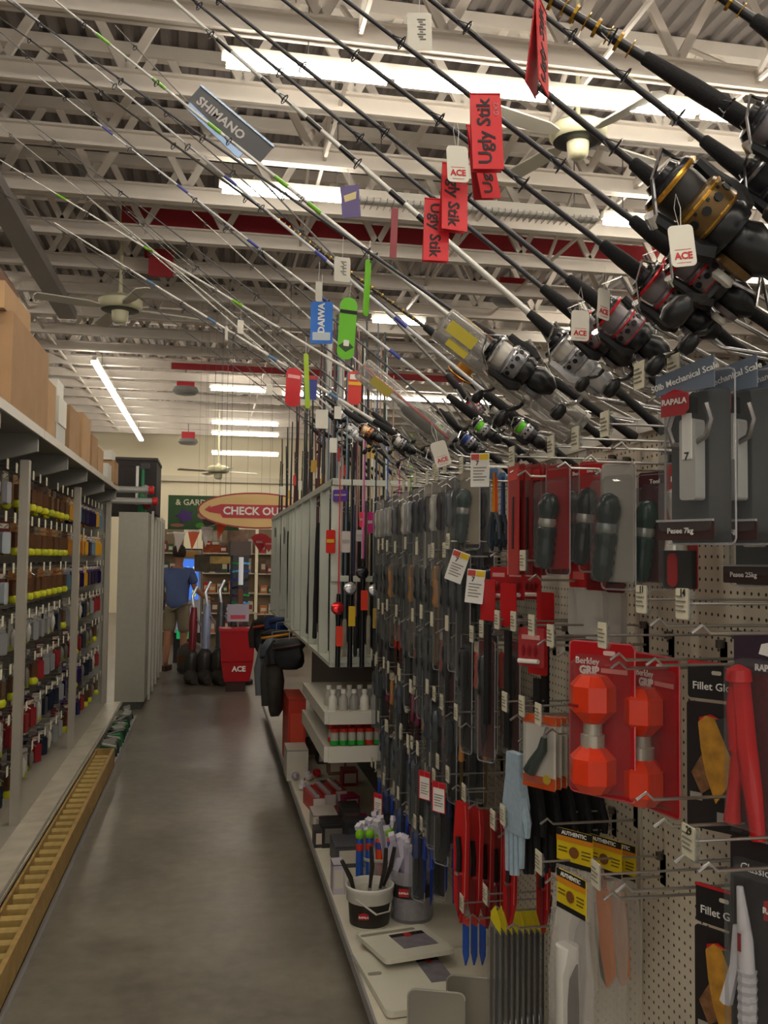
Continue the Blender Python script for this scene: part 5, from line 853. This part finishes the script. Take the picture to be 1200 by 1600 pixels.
# wooden divider tray
ps = [P('front_board', MB().b2((.118, 0, 0), (.138, 5.0, .125)).mesh('front_board', wood)), P('rear_board', MB().b2((0, 0, 0), (.012, 5.0, .115)).mesh('rear_board', wood)), P('base_board', MB().b2((0, 0, 0), (.138, 5.0, .008)).mesh('base_board', M('5e3c1e', .7, noise=.2))), P('end_board', MB().b2((0, 4.985, 0), (.138, 5.0, .125)).mesh('end_board', wood))]
sl = MB().add([(.012, -.012, .085), (.118, -.012, .085), (.118, .0, .1), (.012, .0, .1), (.012, -.012, .02), (.118, -.012, .02), (.118, -.006, .008), (.012, -.006, .008)], [(0,1,2,3), (7,6,5,4), (0,4,5,1), (3,2,6,7), (0,3,7,4), (1,5,6,2)]).mesh('slat', M('b39858', .6, noise=.15, scale=25))
for k in range(41): ps.append(P('slat', sl, (0, .08+k*.12, 0)))
thing('divider_tray', ps, (-.80, 2.05, .072), (0,0,0), 'long yellowish wooden tray with many cross slats along the left floor', 'wooden tray')
random.seed(9)
for k in range(18):
    g = ('1f5a34', '22382c', '2c3a34', '4a5a50', '1c7a34')[k % 5]
    thing('green_pack', [P('pack', MB().prism(rr(.12, .1, .012), .07).mesh('pack', M(g, .35))), P('grey_lid', MB().box((0, 0, .052), (.1, .06, .014)).mesh('grey_lid', M('9a9a94', .3, .4)))], (-.735, 7.25+.105*k, .125), (.3*math.sin(k), .2*math.cos(k*2), .1*k), 'dark green and grey pack in the floor bin past the wooden tray, %s' % ORD[k], 'package', 'green packs in the floor bin')
# hanging goods on the left
@cached
def lure_pack(c, b, kind):
    ps = [P('card', hang_card(.06, .14, M(c, .5)))]
    if kind == 0: ps += [P('yellow_base', MB().lathe([(.001, -.115), (.02, -.11), (.026, -.095), (.02, -.08), (.001, -.075)], 8, (0, -.01, 0)).mesh('lure_ball', M(b, .4), True)), P('blister', MB().b2((-.02, -.022, -.075), (.02, -.002, -.01)).mesh('blister', M('6a4a34', .2, alpha=.7)))]
    elif kind == 1: ps += [P('blister', MB().prism(rr(.045, .09, .01, 0, -.06), .02, -.01).mesh('blister', M(b, .2, .2))), P('header_print', MB().b2((-.024, -.003, .0), (.024, -.0015, .02)).mesh('header_print', M('c8c0b0', .5)))]
    else: ps += [P('lure_body', MB().lathe([(.001, -.01), (.012, -.03), (.014, -.06), (.004, -.1)], 8, (0, -.012, 0)).mesh('lure_body', M(b, .3, .2), True)), P('foot_print', MB().b2((-.026, -.003, -.108), (.026, -.0015, -.085)).mesh('foot_print', M('9aa020', .5)))]
    return ps
BAYS = [('first bay', 3.75, 5.05, [('5a1c22', 'b8c0c8', 1), ('3a3230', '8a8a90', 2), ('6a2a2a', '4a4440', 1), ('8a8478', 'b8b8c0', 1)]), ('second bay', 5.3, 7.0, [('8a5a2c', 'c8cc20', 0), ('a87a4a', 'b8c020', 0), ('4a3424', 'd0cc1c', 0), ('7a6a50', 'c4c420', 0)]), ('third bay', 7.2, 9.1, [('c89a48', 'd8a030', 1), ('3a2458', '241a44', 1), ('c87a30', 'd08a30', 1), ('8a96a8', '6a8aa0', 1)])]
ZR = [(1.98, 'top row'), (1.72, 'second row'), (1.46, 'third row'), (1.2, 'fourth row'), (.94, 'fifth row'), (.68, 'sixth row'), (.42, 'lowest row')]
for bi, (bn, y0, y1, kk) in enumerate(BAYS):
    for ri, (z, rn) in enumerate(ZR):
        n = (7, 9, 9)[bi]
        for k in range(n):
            y = y0+(y1-y0)*k/(n-1); alt = ri > 2
            kd = random.choice(kk) if not alt else random.choice([('8a8a88', '9a9a9c', 1), ('4a4a44', 'c8cc20', 0), ('5a1a24', '9a3034', 1), ('3a3c44', '2a3040', 1), ('a8a49c', 'c0bcb4', 2), ('4a423a', '7a746a', 2)]+([('4a2a78', '2c2460', 1)] if bi == 2 else []))
            hook(PX-.38, y, z+.02, .36, -H90, 'peg hook with pale tag on the left shelving, %s, %s, %s' % (bn, rn, ORD[k]), None, bi == 0 or random.random() < .8, 'hooks of the left shelving', False)
            for j in range(2 if k % 2 else 1):
                thing('lure_pack', lure_pack(*kd), (PX-.06-.1*j, y, z+.015), (0, 0, -H90-math.radians(random.uniform(5, 45))), '%s, left shelving, %s, %s, %s%s' % ({0: 'small brown pack with yellow ball lures', 1: 'small blister pack', 2: 'small lure on a card'}[kd[2]], bn, rn, ORD[k], ', rear' if j else ''), 'lure pack', 'small packs on the left shelving', None, 1.25)
# boxes on the top shelf
ZT = 2.262
def kbox(y0, y1, xf, w, z0, h, m, label, marks=None, tape=True, rz=0):
    ps = [P('carton', MB().b2((-w, 0, 0), (0, y1-y0, h)).mesh('carton', m)), P('lid_flap', MB().b2((-w, 0, h), (-w*.5-.002, y1-y0, h+.004)).b2((-w*.5+.002, 0, h), (0, y1-y0, h+.004)).mesh('lid_flap', m))]
    if tape: ps.append(P('tape', MB().b2((-w*.5-.025, -.002, h*.72), (-w*.5+.025, y1-y0+.002, h+.006)).mesh('tape', M('c8a070', .3))))
    if marks: ps.append(P('white_label', MB().b2(*marks).mesh('white_label', M('d8d6d2', .5))))
    thing('cardboard_box', ps, (xf, y0, z0), (0,0,rz), label, 'box')
kd_ = M('a88460', .8, noise=.06, scale=8); kl_ = M('b8946c', .8, noise=.06, scale=8)
kbox(4.35, 5.28, -.90, .45, ZT, .43, kd_, 'large brown cardboard box on the left top shelf, the biggest in view', ((-.36, -.003, .12), (-.2, 0, .34)))
mk_ = MB()
for i in range(7): mk_.tube([(0, .3+.06*(i % 3), .12+.05*i), (0.002, .36+.05*(i % 2), .17+.045*i), (0, .44+.03*(i % 4), .13+.05*i)], .004, 3)
thing('box_markings', [P('dark_marks', mk_.mesh('dark_marks', M('4a4650', .6)))], (-.899, 4.5, ZT-.02), (0,0,0), 'scribbled dark arrows printed on the side of the biggest box', 'marking') if False else None
kbox(4.3, 4.9, -.93, .42, ZT+.436, .12, kl_, 'shallow brown box resting on the biggest box', ((-.12, -.003, .03), (-.04, 0, .12)))
kbox(4.25, 4.75, -.96, .4, ZT+.562, .06, dkraft, 'dark brown box at the top of the stack with red corner', tape=False); thing('red_packet', [P('packet', MB().prism(rr(.12, .07, .01), .1).mesh('packet', red)), P('flap', MB().box((0, 0, .037), (.1, .1, .004)).mesh('flap', dred))], (-1.12, 4.2, ZT+.70), (0,0,0), 'bright red packet at the left edge against the dark brown box', 'packet') if False else None
kbox(5.34, 5.6, -.91, .3, ZT, .31, kl_, 'narrow light brown box just behind the biggest box')
kbox(5.75, 6.05, -.915, .3, ZT+.13, .16, M('d6d3c8', .5), 'white box above a paler one, behind the biggest cardboard box', tape=False); kbox(5.7, 6.05, -.92, .3, ZT, .125, M('b8b6ae', .5), 'pale grey box under the white one', tape=False); kbox(5.78, 6.0, -.93, .22, ZT+.296, .1, M('dedbd2', .5), 'small white box topmost behind the biggest cardboard box', tape=False)
kbox(6.15, 6.6, -.91, .35, ZT, .3, kd_, 'mid brown box with white label beyond the white boxes', ((-.12, -.003, .05), (-.03, 0, .26))); kbox(6.65, 7.1, -.9, .35, ZT, .33, kl_, 'tall brown box, second beyond the white boxes'); kbox(7.2, 7.55, -.9, .3, ZT, .25, kd_, 'brown box, third beyond the white boxes'); kbox(7.6, 7.95, -.9, .3, ZT, .2, kl_, 'low brown box, fourth beyond the white boxes')
kbox(8.3, 8.6, -.9, .25, ZT, .14, M('d0ccc4', .5), 'small pale box before the dark crate', tape=False); kbox(8.65, 9.0, -.88, .28, ZT, .2, kd_, 'small brown box before the dark crate')
kbox(8.62, 8.9, -.9, .2, ZT+.206, .08, M('cfccc0', .5), 'tiny white box on the small brown box before the dark crate', tape=False)
thing('dark_crate', [P('crate', MB().b2((-.62, 0, 0), (0, .9, .62)).mesh('crate', M('2c2624', .7))), P('crate_rim', MB().b2((-.64, -.01, .6), (.01, .91, .63)).mesh('crate_rim', M('3a3230', .6)))], (-.62, 10.6, 2.07), (0,0,0), 'dark brown crate on top of the far left cabinets', 'crate')
for i, (z, l) in enumerate(((2.28, 'upper'), (2.16, 'lower'))):
    thing('tool_roll', [P('tube', MB().cone((-.45, 0, 0), (-.02, 0, 0), .035, n=12).mesh('tube', M('a8a8a4', .4, .3))), P('red_cap', MB().lathe([(.03, -.03), (.045, -.02), (.045, .02), (.03, .03)], 12, (0,0,0), 'x').mesh('red_cap', M('c8242c', .4), True))], (-.64+.04*i, 10.05, z+.02), (0,0,0), 'grey tube with red end cap on the far left cabinet, %s one' % l, 'tube')
thing('garden_sprayer', [P('green_body', MB().lathe([(.03, 0), (.05, .03), (.05, .2), (.02, .3), (.02, .5)], 12).mesh('green_body', M('1c7a4c', .4), True)), P('white_pipe', MB().cone((-.06, 0, .1), (-.06, 0, .52), .016).mesh('white_pipe', wht)), P('black_head', MB().box((.02, 0, .52), (.1, .05, .06)).mesh('black_head', black))], (-.75, 10.35, 2.06), (0,0,0), 'green and white sprayer standing on the far left cabinet', 'sprayer')
for i, (z, cc) in enumerate(((2.3, 'a8a8a8'), (2.16, '8a1c22'))):
    ps = [P('core', MB().lathe([(.001, -.06), (.04, -.03), (.05, 0), (.04, .04), (.001, .06)], 10).mesh('core', M(cc, .6), True))]
    pt = MB().prism([(0, -.015), (.07, -.02), (.11, 0), (.07, .02), (0, .015)], .003, 0, 'xy').mesh('petal', M(cc, .6))
    for k in range(9): ps.append(P('petal', pt, (0, 0, .02*(k % 3-1)), (0, -.5+.4*(k % 3), k*.7)))
    thing('artificial_flower', ps, (-.7, 10.1+.2*i, z), (0,0,0), ('grey', 'dark red')[i]+' bristly artificial flower at the cabinet corner', 'flower')
# cabinets at the end of the left side
for i in range(5):
    y0 = 10.0+i*.62; w = .6
    thing('metal_cabinet', [P('side_panel', MB().b2((-.3, 0, .08), (0, w, 2.06)).mesh('side_panel', M(('a3a195', 'b0aea2')[i % 2], .35, noise=.04))), P('plinth', MB().b2((-.3, .01, 0), (-.03, w-.01, .08)).mesh('plinth', M('4a4844', .5))), P('corner_post', MB().b2((0, w-.05, .02), (.025, w, 2.1)).mesh('corner_post', M('c4c2b8', .3, .3))), P('slot_strip', MB().b2((0, .3, .1), (.006, .34, 2.04)).mesh('slot_strip', M('7c7a72', .4)))], (-.66, y0, 0), (0,0,0), 'tall pale metal cabinet at the end of the left aisle side, %s' % ORD[i], 'cabinet')
# ================= FAR END =================
# signs
def oval(w, h, n=32): return [(w/2*math.cos(2*math.pi*i/n), h/2*math.sin(2*math.pi*i/n)) for i in range(n)]
c = ony(401, 798, 12.0)
thing('checkout_sign', [P('red_oval', MB().prism(oval(1.5, .47), .02).mesh('red_oval', M('b01c28', .4))), P('beige_oval', MB().prism(oval(1.46, .43), .02, -.006).mesh('beige_oval', M('e8c07c', .4))), P('arrow_band', MB().prism([(-.66, .0), (-.6, .05), (-.58, .05), (-.6, .03), (-.45, .075), (.66, .075), (.66, -.1), (-.43, -.1), (-.46, -.05), (-.6, -.03)][::-1], .02, -.012).mesh('arrow_band', M('c0202c', .4))),
    P('lettering', text('CHECK OUT', .14, wht, .03), (-.03, -.025, -.012)), P('hanger', MB().cone((-.4, 0, .2), (-.4, 0, 5.93-c.z), .005, n=4).cone((.4, 0, .2), (.4, 0, 5.93-c.z), .005, n=4).mesh('hanger', grey))], c, (0,0,0), 'oval red and beige CHECK OUT sign hanging at the end of the aisle', 'sign')
c = ony(306, 800, 13.2)
thing('garden_banner', [P('banner', MB().b2((-.38, -.01, -.25), (.6, .01, .23)).mesh('banner', M('2f5a2c', .5))), P('lettering', text('& GARDEN', .115, M('e8e4c0', .5), .02, 0, 'LEFT'), (-.28, -.014, .13)), P('dark_panel', MB().b2((.1, -.013, -.18), (.58, -.009, .06)).mesh('dark_panel', M('3a2a26', .6))),
    P('purple_flower', MB().prism([(.13*math.cos(t*.628)*(1 if t % 2 else .6)-.15, .11*math.sin(t*.628)*(1 if t % 2 else .6)-.06) for t in range(10)], .01, -.016).mesh('purple_flower', M('4c2a7c', .5))), P('pink_flower', MB().prism(oval(.16, .1, 10), .01, -.016).mesh('pink_flower', M('b07a6a', .5)), (.1, 0, -.05)), P('leaf', MB().prism(oval(.13, .08, 8), .01, -.016).mesh('leaf', M('4c9a2c', .5)), (.06, 0, -.19)), P('leaf', MB().prism(oval(.2, .05, 8), .01, -.014).mesh('leaf', M('a86a50', .5)), (-.25, 0, -.19))], c, (0,0,0), 'green garden banner with purple flower left of the oval sign', 'banner')
pa = ony(262, 833, 12.4); pb = ony(355, 812, 12.4); cord = [pa.lerp(pb, t/8)-Vector((0, 0, .05*math.sin(math.pi*t/8))) for t in range(9)]
thing('bunting_cord', [P('cord', MB().tube([q-pa for q in cord], .006, 4).mesh('cord', wht)), P('knot', MB().box((0,0,0), (.02, .02, .02)).mesh('knot', wht))], pa, (0,0,0), 'thin white cord holding the orange and white pennants', 'cord')
for i, t in enumerate((1.6, 3.5, 5.3, 7.3)):
    q = pa.lerp(pb, t/8)-Vector((0, 0, .05*math.sin(math.pi*t/8))); o_ = i % 2
    thing('pennant', [P('flag', MB().prism([(-.08, 0), (0, -.26), (.08, 0)], .004).mesh('flag', M('e8622c' if o_ else 'd8d0c8', .5))), P('hem', MB().b2((-.082, -.004, -.008), (.082, .004, .008)).mesh('hem', wht))], q, (0, .08 if i < 3 else .2, 0), ('leftmost white', 'left orange', 'inner white', 'right orange')[i]+' pennant on the cord below the banner', 'pennant')
def at(px, py, y): q = ony(px, py, y); return Vector((q.x, q.y, 0))
# lit vending cooler
c = at(292, 1000, 14.3)
ps = [P('cabinet', MB().b2((-.2, 0, 0), (.2, .5, 1.72)).mesh('cabinet', M('1c1e22', .4))), P('light_frame', MB().b2((-.19, -.012, .45), (.19, 0, 1.7)).mesh('light_frame', M('c0c4c8', .4))), P('glass_door', MB().b2((-.155, -.02, .95), (.155, -.012, 1.56)).mesh('glass_door', M('3c6cc8', .3, emit=.9))), P('glass_window', MB().b2((-.155, -.02, .45), (.13, -.012, .8)).mesh('glass_window', M('9aa0c8', .3, emit=.35))), P('green_strip', MB().b2((-.155, -.024, .36), (.13, -.012, .5)).mesh('green_strip', M('1c9a58', .4, emit=.5))), P('top_panel', MB().b2((-.15, -.024, 1.6), (.15, -.012, 1.68)).mesh('top_panel', M('d8a048', .4)))]
for k in range(9): ps.append(P('drink_can', MB().lathe([(.02, 0), (.024, .01), (.024, .08), (.02, .09)], 8).mesh('drink_can', M(('d8e0f0', '2c3ca8', 'c8d820', '6ab0e8')[k % 4], .3, emit=.6)), (-.11+.1*(k % 3), -.035, 1.0+.18*(k//3))))
thing('drink_cooler', ps, c, (0,0,0), 'blue-lit drink cooler standing at the back of the aisle', 'cooler')
# sunglasses tower
c = at(372, 1000, 11.9); ps = [P('tower', MB().b2((-.1, -.1, .1), (.1, .1, 1.62)).mesh('tower', M('3a3c44', .5))), P('mirror', MB().b2((-.03, -.11, 1.25), (.03, -.1, 1.6)).mesh('mirror', chrome)), P('header', MB().b2((-.13, -.08, 1.62), (.13, .08, 1.8)).mesh('header', M('5a4a44', .5))), P('base', MB().lathe([(.2, 0), (.2, .05), (.06, .1)], 14).mesh('base', black)), P('brown_strip', MB().b2((-.03, -.115, .75), (.03, -.1, 1.2)).mesh('brown_strip', M('7a4a34', .6)))]
gm_ = [MB().box((-.022, 0, 0), (.036, .012, .026)).box((.022, 0, 0), (.036, .012, .026)).box((0, 0, .008), (.02, .008, .005)).mesh('sunglasses', M(q, .15, .5)) for q in ('1c1c24', '5ab0e0', '4a3040', '2c4aa0', '2aa048')]
for r_ in range(14):
    for k in range(2): ps.append(P('sunglasses', gm_[(r_*3+k*2) % 5], (-.072+.144*k, -.112, .22+.1*r_), (0, .3*math.sin(r_), 0)))
thing('sunglasses_tower', ps, c, (0,0,.15), 'tall sunglasses display tower with blue glints behind the red bin', 'display stand')
# red bin cart
c = at(370, 1040, 11.3)
thing('red_bin', [P('upper_bin', MB().add([(-.19, -.14, .36), (.19, -.14, .36), (.19, .14, .36), (-.19, .14, .36), (-.21, -.16, .74), (.21, -.16, .74), (.21, .16, .74), (-.21, .16, .74)], [(0,1,2,3), (0,4,5,1), (1,5,6,2), (2,6,7,3), (3,7,4,0), (4,7,6,5)]).mesh('upper_bin', M('b8121e', .35))), P('lower_bin', MB().add([(-.15, -.11, .12), (.15, -.11, .12), (.15, .11, .12), (-.15, .11, .12), (-.19, -.14, .355), (.19, -.14, .355), (.19, .14, .355), (-.19, .14, .355)], [(3,2,1,0), (0,4,5,1), (1,5,6,2), (2,6,7,3), (3,7,4,0), (4,7,6,5)][:]).mesh('lower_bin', M('b8121e', .35)), kids=[P('lettering', text('ACE', .085, wht, .04), (.02, -.14, .27), (-.15, 0, 0))]), P('rim', MB().box((0, 0, .735), (.44, .34, .03)).mesh('rim', M('c81c26', .35))), P('stand', MB().b2((-.13, -.1, 0), (.1, .1, .12)).mesh('stand', M('3a1c18', .6)))], c, (0,0,0), 'red shopping basket bin with white letters at the aisle end', 'basket bin')
c = ony(372, 957, 11.35); thing('bin_sign', [P('sign_board', MB().b2((-.13, -.006, -.11), (.13, .006, .1)).mesh('sign_board', M('b8b0c4', .4))), P('red_text_band', MB().b2((-.09, -.009, -.08), (.09, -.005, -.03)).mesh('red_text_band', M('c85060', .5))), P('sign_stem', MB().b2((-.01, .0, -.25), (.01, .01, -.1)).mesh('sign_stem', grey))], c, (0,0,0), 'pale lilac notice board standing on the red bin', 'sign')
# upright carpet cleaners
for i, (px, s_) in enumerate(((298, .95), (319, 1.0), (341, 1.02))):
    c = at(px, 1030, 12.0-.05*i)
    thing('carpet_cleaner', [P('floor_head', MB().tube([(0, -.22, .06), (0, -.05, .09), (0, .1, .08)], [.05, .11, .07], 10).mesh('floor_head', M('4c4844', .5), True)), P('tank', MB().lathe([(.08, .1), (.1, .14), (.1, .35), (.07, .42), (.03, .45)], 12, (0, .02, 0)).mesh('tank', M('3a3836', .35), True)), P('upright_body', MB().tube([(0, .02, .4), (0, .06, .8), (0, .08, 1.0)], [.05, .06, .04], 8).mesh('upright_body', M(('8a2c38', 'a8b4d8', '5a5c60')[i], .3, .2), True)), P('handle_bar', MB().tube([(0, .08, .98), (-.03, .1, 1.15), (.03, .12, 1.28)], .02, 6).mesh('handle_bar', M('c8ccd8', .25, .4), True)), P('hose', MB().tube([(.08, 0, .3), (.13, -.05, .5), (.1, -.02, .75), (.03, 0, .85)], .016, 6).mesh('hose', M('8c8c94', .4), True))], c, (0, .05, .25), 'grey upright carpet cleaner at the aisle end, %s of three' % ('left', 'middle', 'right')[i], 'carpet cleaner', None, None, s_)
c = at(300, 1010, 13.1); thing('canister_vacuum', [P('drum', MB().lathe([(.18, .05), (.2, .1), (.2, .3), (.15, .38), (.05, .42)], 16).mesh('drum', M('5c5650', .5), True)), P('brown_band', MB().lathe([(.202, .16), (.204, .24)], 16, closed=True).mesh('brown_band', M('7a4a2c', .5))), P('wheel', MB().lathe([(.05, -.02), (.05, .02)], 10, (-.15, 0, .05), 'y').mesh('wheel', black))], c, (0,0,0), 'round grey canister vacuum left of the upright cleaners', 'vacuum')
# display shelving across the back
random.seed(17)
for b, (x0, x1, y) in enumerate(((-.15, .78, 16.5), (.82, 1.8, 16.2), (-1.2, -.5, 17))):
    ps = [P('back_panel', MB().b2((0, .3, 0), (x1-x0, .32, 2.1)).mesh('back_panel', M('8c7a60', .6)))]+[P('shelf', MB().b2((0, 0, z), (x1-x0, .3, z+.02)).mesh('shelf', cream)) for z in (.25, .6, .95, 1.3, 1.65)]
    thing('display_unit', ps, (x0, y, 0), (0,0,0), 'cream display unit full of small goods at the far end, %s' % ('behind the sunglasses', 'right by the rod rack', 'left behind the cabinets')[b], 'shelving')
    for r_, z in enumerate((.27, .62, .97, 1.32, 1.67)):
        x = x0+.03; k = 0
        while x < x1-.12:
            w = random.uniform(.07, .13); h = random.uniform(.12, .26); cc = random.choice(['c8282c', 'd8a040', 'b8b4a8', '6a4030', '3a5a3c', 'd8d0b8', '8a2a30', '4a5a7a', 'c87840'])
            thing('shelf_goods', [P('pack', MB().b2((0, 0, 0), (w, .16, h)).mesh('pack', M(cc, .5))), P('front_label', MB().b2((w*.15, -.003, h*.3), (w*.85, 0, h*.7)).mesh('front_label', M('d8ccb0' if cc != 'd8d0b8' else 'a83028', .5)))], (x, y+.04, z), (0,0,0), 'pack on the far display %s, shelf %s from below, place %s from left' % (('behind the sunglasses', 'near the rack', 'behind the cabinets')[b], ['one', 'two', 'three', 'four', 'five'][r_], ['one', 'two', 'three', 'four', 'five', 'six', 'seven', 'eight', 'nine', 'ten', 'eleven', 'twelve'][k]), 'package', 'goods on the far display units')
            x += w+.02; k += 1
for i, (px, py, y, r_) in enumerate(((407, 849, 13.5, .14), (420, 852, 13.3, .1))):
    c = ony(px, py, y); thing('red_fan_sign', [P('wedge', MB().prism([(-r_, r_*.6), (-r_*.5, r_*.95), (0, r_*1.05), (r_*.5, r_*.95), (r_, r_*.6), (0, -r_)][::-1], .012).mesh('wedge', M('b8202a', .4))), P('wire', MB().cone((0, 0, r_*.9), (0, 0, 5.93-c.z), .002, n=3).mesh('wire', grey)), P('pale_mark', MB().box((0, -.009, .02), (r_*.9, .004, r_*.25)).mesh('pale_mark', M('d89890', .5)))], c, (0,0,0), 'red shield-shaped hanging sign by the rod rack, %s' % ('larger left', 'smaller right')[i], 'sign')
for i, (px, py, y, w, h, cc) in enumerate(((331, 857, 14, .24, .12, 'b85a2c'), (331, 838, 14.2, .3, .14, 'd8d4c8'), (345, 875, 13.2, .3, .1, 'c8a860'), (372, 838, 13.4, .3, .2, 'a88a78'), (325, 880, 14, .4, .25, '5a5040'))):
    c = ony(px, py, y); thing('overhead_sign', [P('panel', MB().prism(rr(w, h, .01), .03).mesh('panel', M(cc, .6, noise=.3, scale=12))), P('wire', MB().cone((-w*.4, 0, h/2), (-w*.4, 0, 5.93-c.z), .002, n=3).cone((w*.4, 0, h/2), (w*.4, 0, 5.93-c.z), .002, n=3).mesh('wire', grey))], c, (0,0,0), ('orange-brown', 'white', 'straw yellow', 'pinkish patterned', 'dark olive')[i]+' panel hanging over the far displays', 'sign')
# person in blue shirt ------------------------------------------
def skinned(name, pts, edges, mat_, root=0, sub=2):
    import bmesh
    me = bpy.data.meshes.new('t'); bm = bmesh.new(); sk = bm.verts.layers.skin.verify()
    vs = []
    for i, (p, r) in enumerate(pts):
        v = bm.verts.new(p); v[sk].radius = r if isinstance(r, tuple) else (r, r); v[sk].use_root = (i == root); vs.append(v)
    for a, b in edges: bm.edges.new((vs[a], vs[b]))
    bm.to_mesh(me); bm.free()
    o = bpy.data.objects.new('t', me); COL.objects.link(o); o.modifiers.new('s', 'SKIN'); m = o.modifiers.new('u', 'SUBSURF'); m.levels = sub; m.render_levels = sub
    dg = bpy.context.evaluated_depsgraph_get(); out = bpy.data.meshes.new_from_object(o.evaluated_get(dg)); bpy.data.objects.remove(o)
    out.name = name; out.materials.clear(); out.materials.append(mat_); out.polygons.foreach_set('use_smooth', [True]*len(out.polygons)); return out
skin_ = M('b07c60', .55)
c = at(275, 1030, 13.4)
pts = [((0, 0, .92), (.13, .1)), ((0, 0, 1.1), (.13, .09)), ((0, .02, 1.32), (.15, .1)), ((0, .02, 1.43), (.06, .06)), ((0, .04, 1.5), (.05, .05)), ((0, .05, 1.6), (.08, .095)), ((0, .05, 1.7), (.055, .065)),
       ((.17, .02, 1.38), .055), ((.24, .06, 1.14), .042), ((.34, .2, 1.02), .033), ((.4, .26, 1.0), .026), ((-.17, .02, 1.38), .055), ((-.25, .02, 1.12), .042), ((-.22, .2, .98), .033), ((-.2, .28, .96), .026),
       ((.09, 0, .86), .085), ((.1, .02, .48), .058), ((.1, -.01, .1), .038), ((.11, .1, .03), .035), ((-.09, 0, .86), .085), ((-.11, -.05, .48), .058), ((-.12, -.1, .1), .038), ((-.13, .0, .03), .035)]
ed = [(0, 1), (1, 2), (2, 3), (3, 4), (4, 5), (5, 6), (2, 7), (7, 8), (8, 9), (9, 10), (2, 11), (11, 12), (12, 13), (13, 14), (0, 15), (15, 16), (16, 17), (17, 18), (0, 19), (19, 20), (20, 21), (21, 22)]
def off(p, dr): return [(q, (tuple(x+dr for x in r) if isinstance(r, tuple) else r+dr)) for q, r in p]
def hand(s):
    h = Vector((s*.4 if s > 0 else -.2, .27 if s > 0 else .29, 1.0 if s > 0 else .96)); mb = MB()
    for k in range(4): mb.tube([h+Vector((-.02+.014*k, .0, .005)), h+Vector((-.02+.014*k, .05+.01*(k in (1, 2)), .0)), h+Vector((-.018+.014*k, .075, -.02))], .008, 5)
    mb.tube([h+Vector((-.025*s, -.01, 0)), h+Vector((-.045*s, .03, -.005)), h+Vector((-.04*s, .055, -.02))], .0085, 5); return mb.mesh('fingers', skin_, True)
thing('person', [P('body', skinned('body', pts, ed, skin_)), P('blue_shirt', skinned('blue_shirt', off([((0, 0, .8), (.17, .14)), ((0, 0, 1.1), (.155, .12)), ((0, .02, 1.33), (.16, .11)), ((0, .02, 1.42), (.07, .07)), ((.18, .02, 1.38), .065), ((.23, .05, 1.2), .06), ((-.18, .02, 1.38), .065), ((-.24, .02, 1.2), .06)], .012), [(0, 1), (1, 2), (2, 3), (2, 4), (4, 5), (2, 6), (6, 7)], M('5a6c9c', .8))),
    P('khaki_shorts', skinned('khaki_shorts', off([((0, 0, 1.0), (.14, .11)), ((.09, 0, .82), .095), ((.105, .02, .5), .08), ((-.09, 0, .82), .095), ((-.11, -.03, .5), .08)], .012), [(0, 1), (1, 2), (0, 3), (3, 4)], M('8c8068', .8))),
    P('hair', MB().lathe([(.001, .135), (.045, .125), (.08, .09), (.098, .03), (.09, -.03), (.07, -.05)], 14, (0, .04, 1.64)).mesh('hair', M('3a2c22', .8), True)), P('fingers', hand(1)), P('fingers', hand(-1)), P('ear', MB().box((.085, .06, 1.6), (.015, .03, .05)).mesh('ear', skin_)), P('nose', MB().cone((0, .15, 1.6), (0, .175, 1.58), .012, .016).mesh('nose', skin_)), P('ear', MB().box((-.085, .06, 1.6), (.015, .03, .05)).mesh('ear', skin_)),
    P('shoe', MB().prism(rr(.1, .28, .04, .105, .06), .07, .035, 'xy').mesh('shoe', M('4a3020', .6))), P('shoe', MB().prism(rr(.1, .28, .04, -.125, -.05), .07, .035, 'xy').mesh('shoe', M('4a3020', .6)))], c, (0,0,-.3), 'person in a blue T-shirt and khaki shorts seen from behind, reaching forward', 'person')
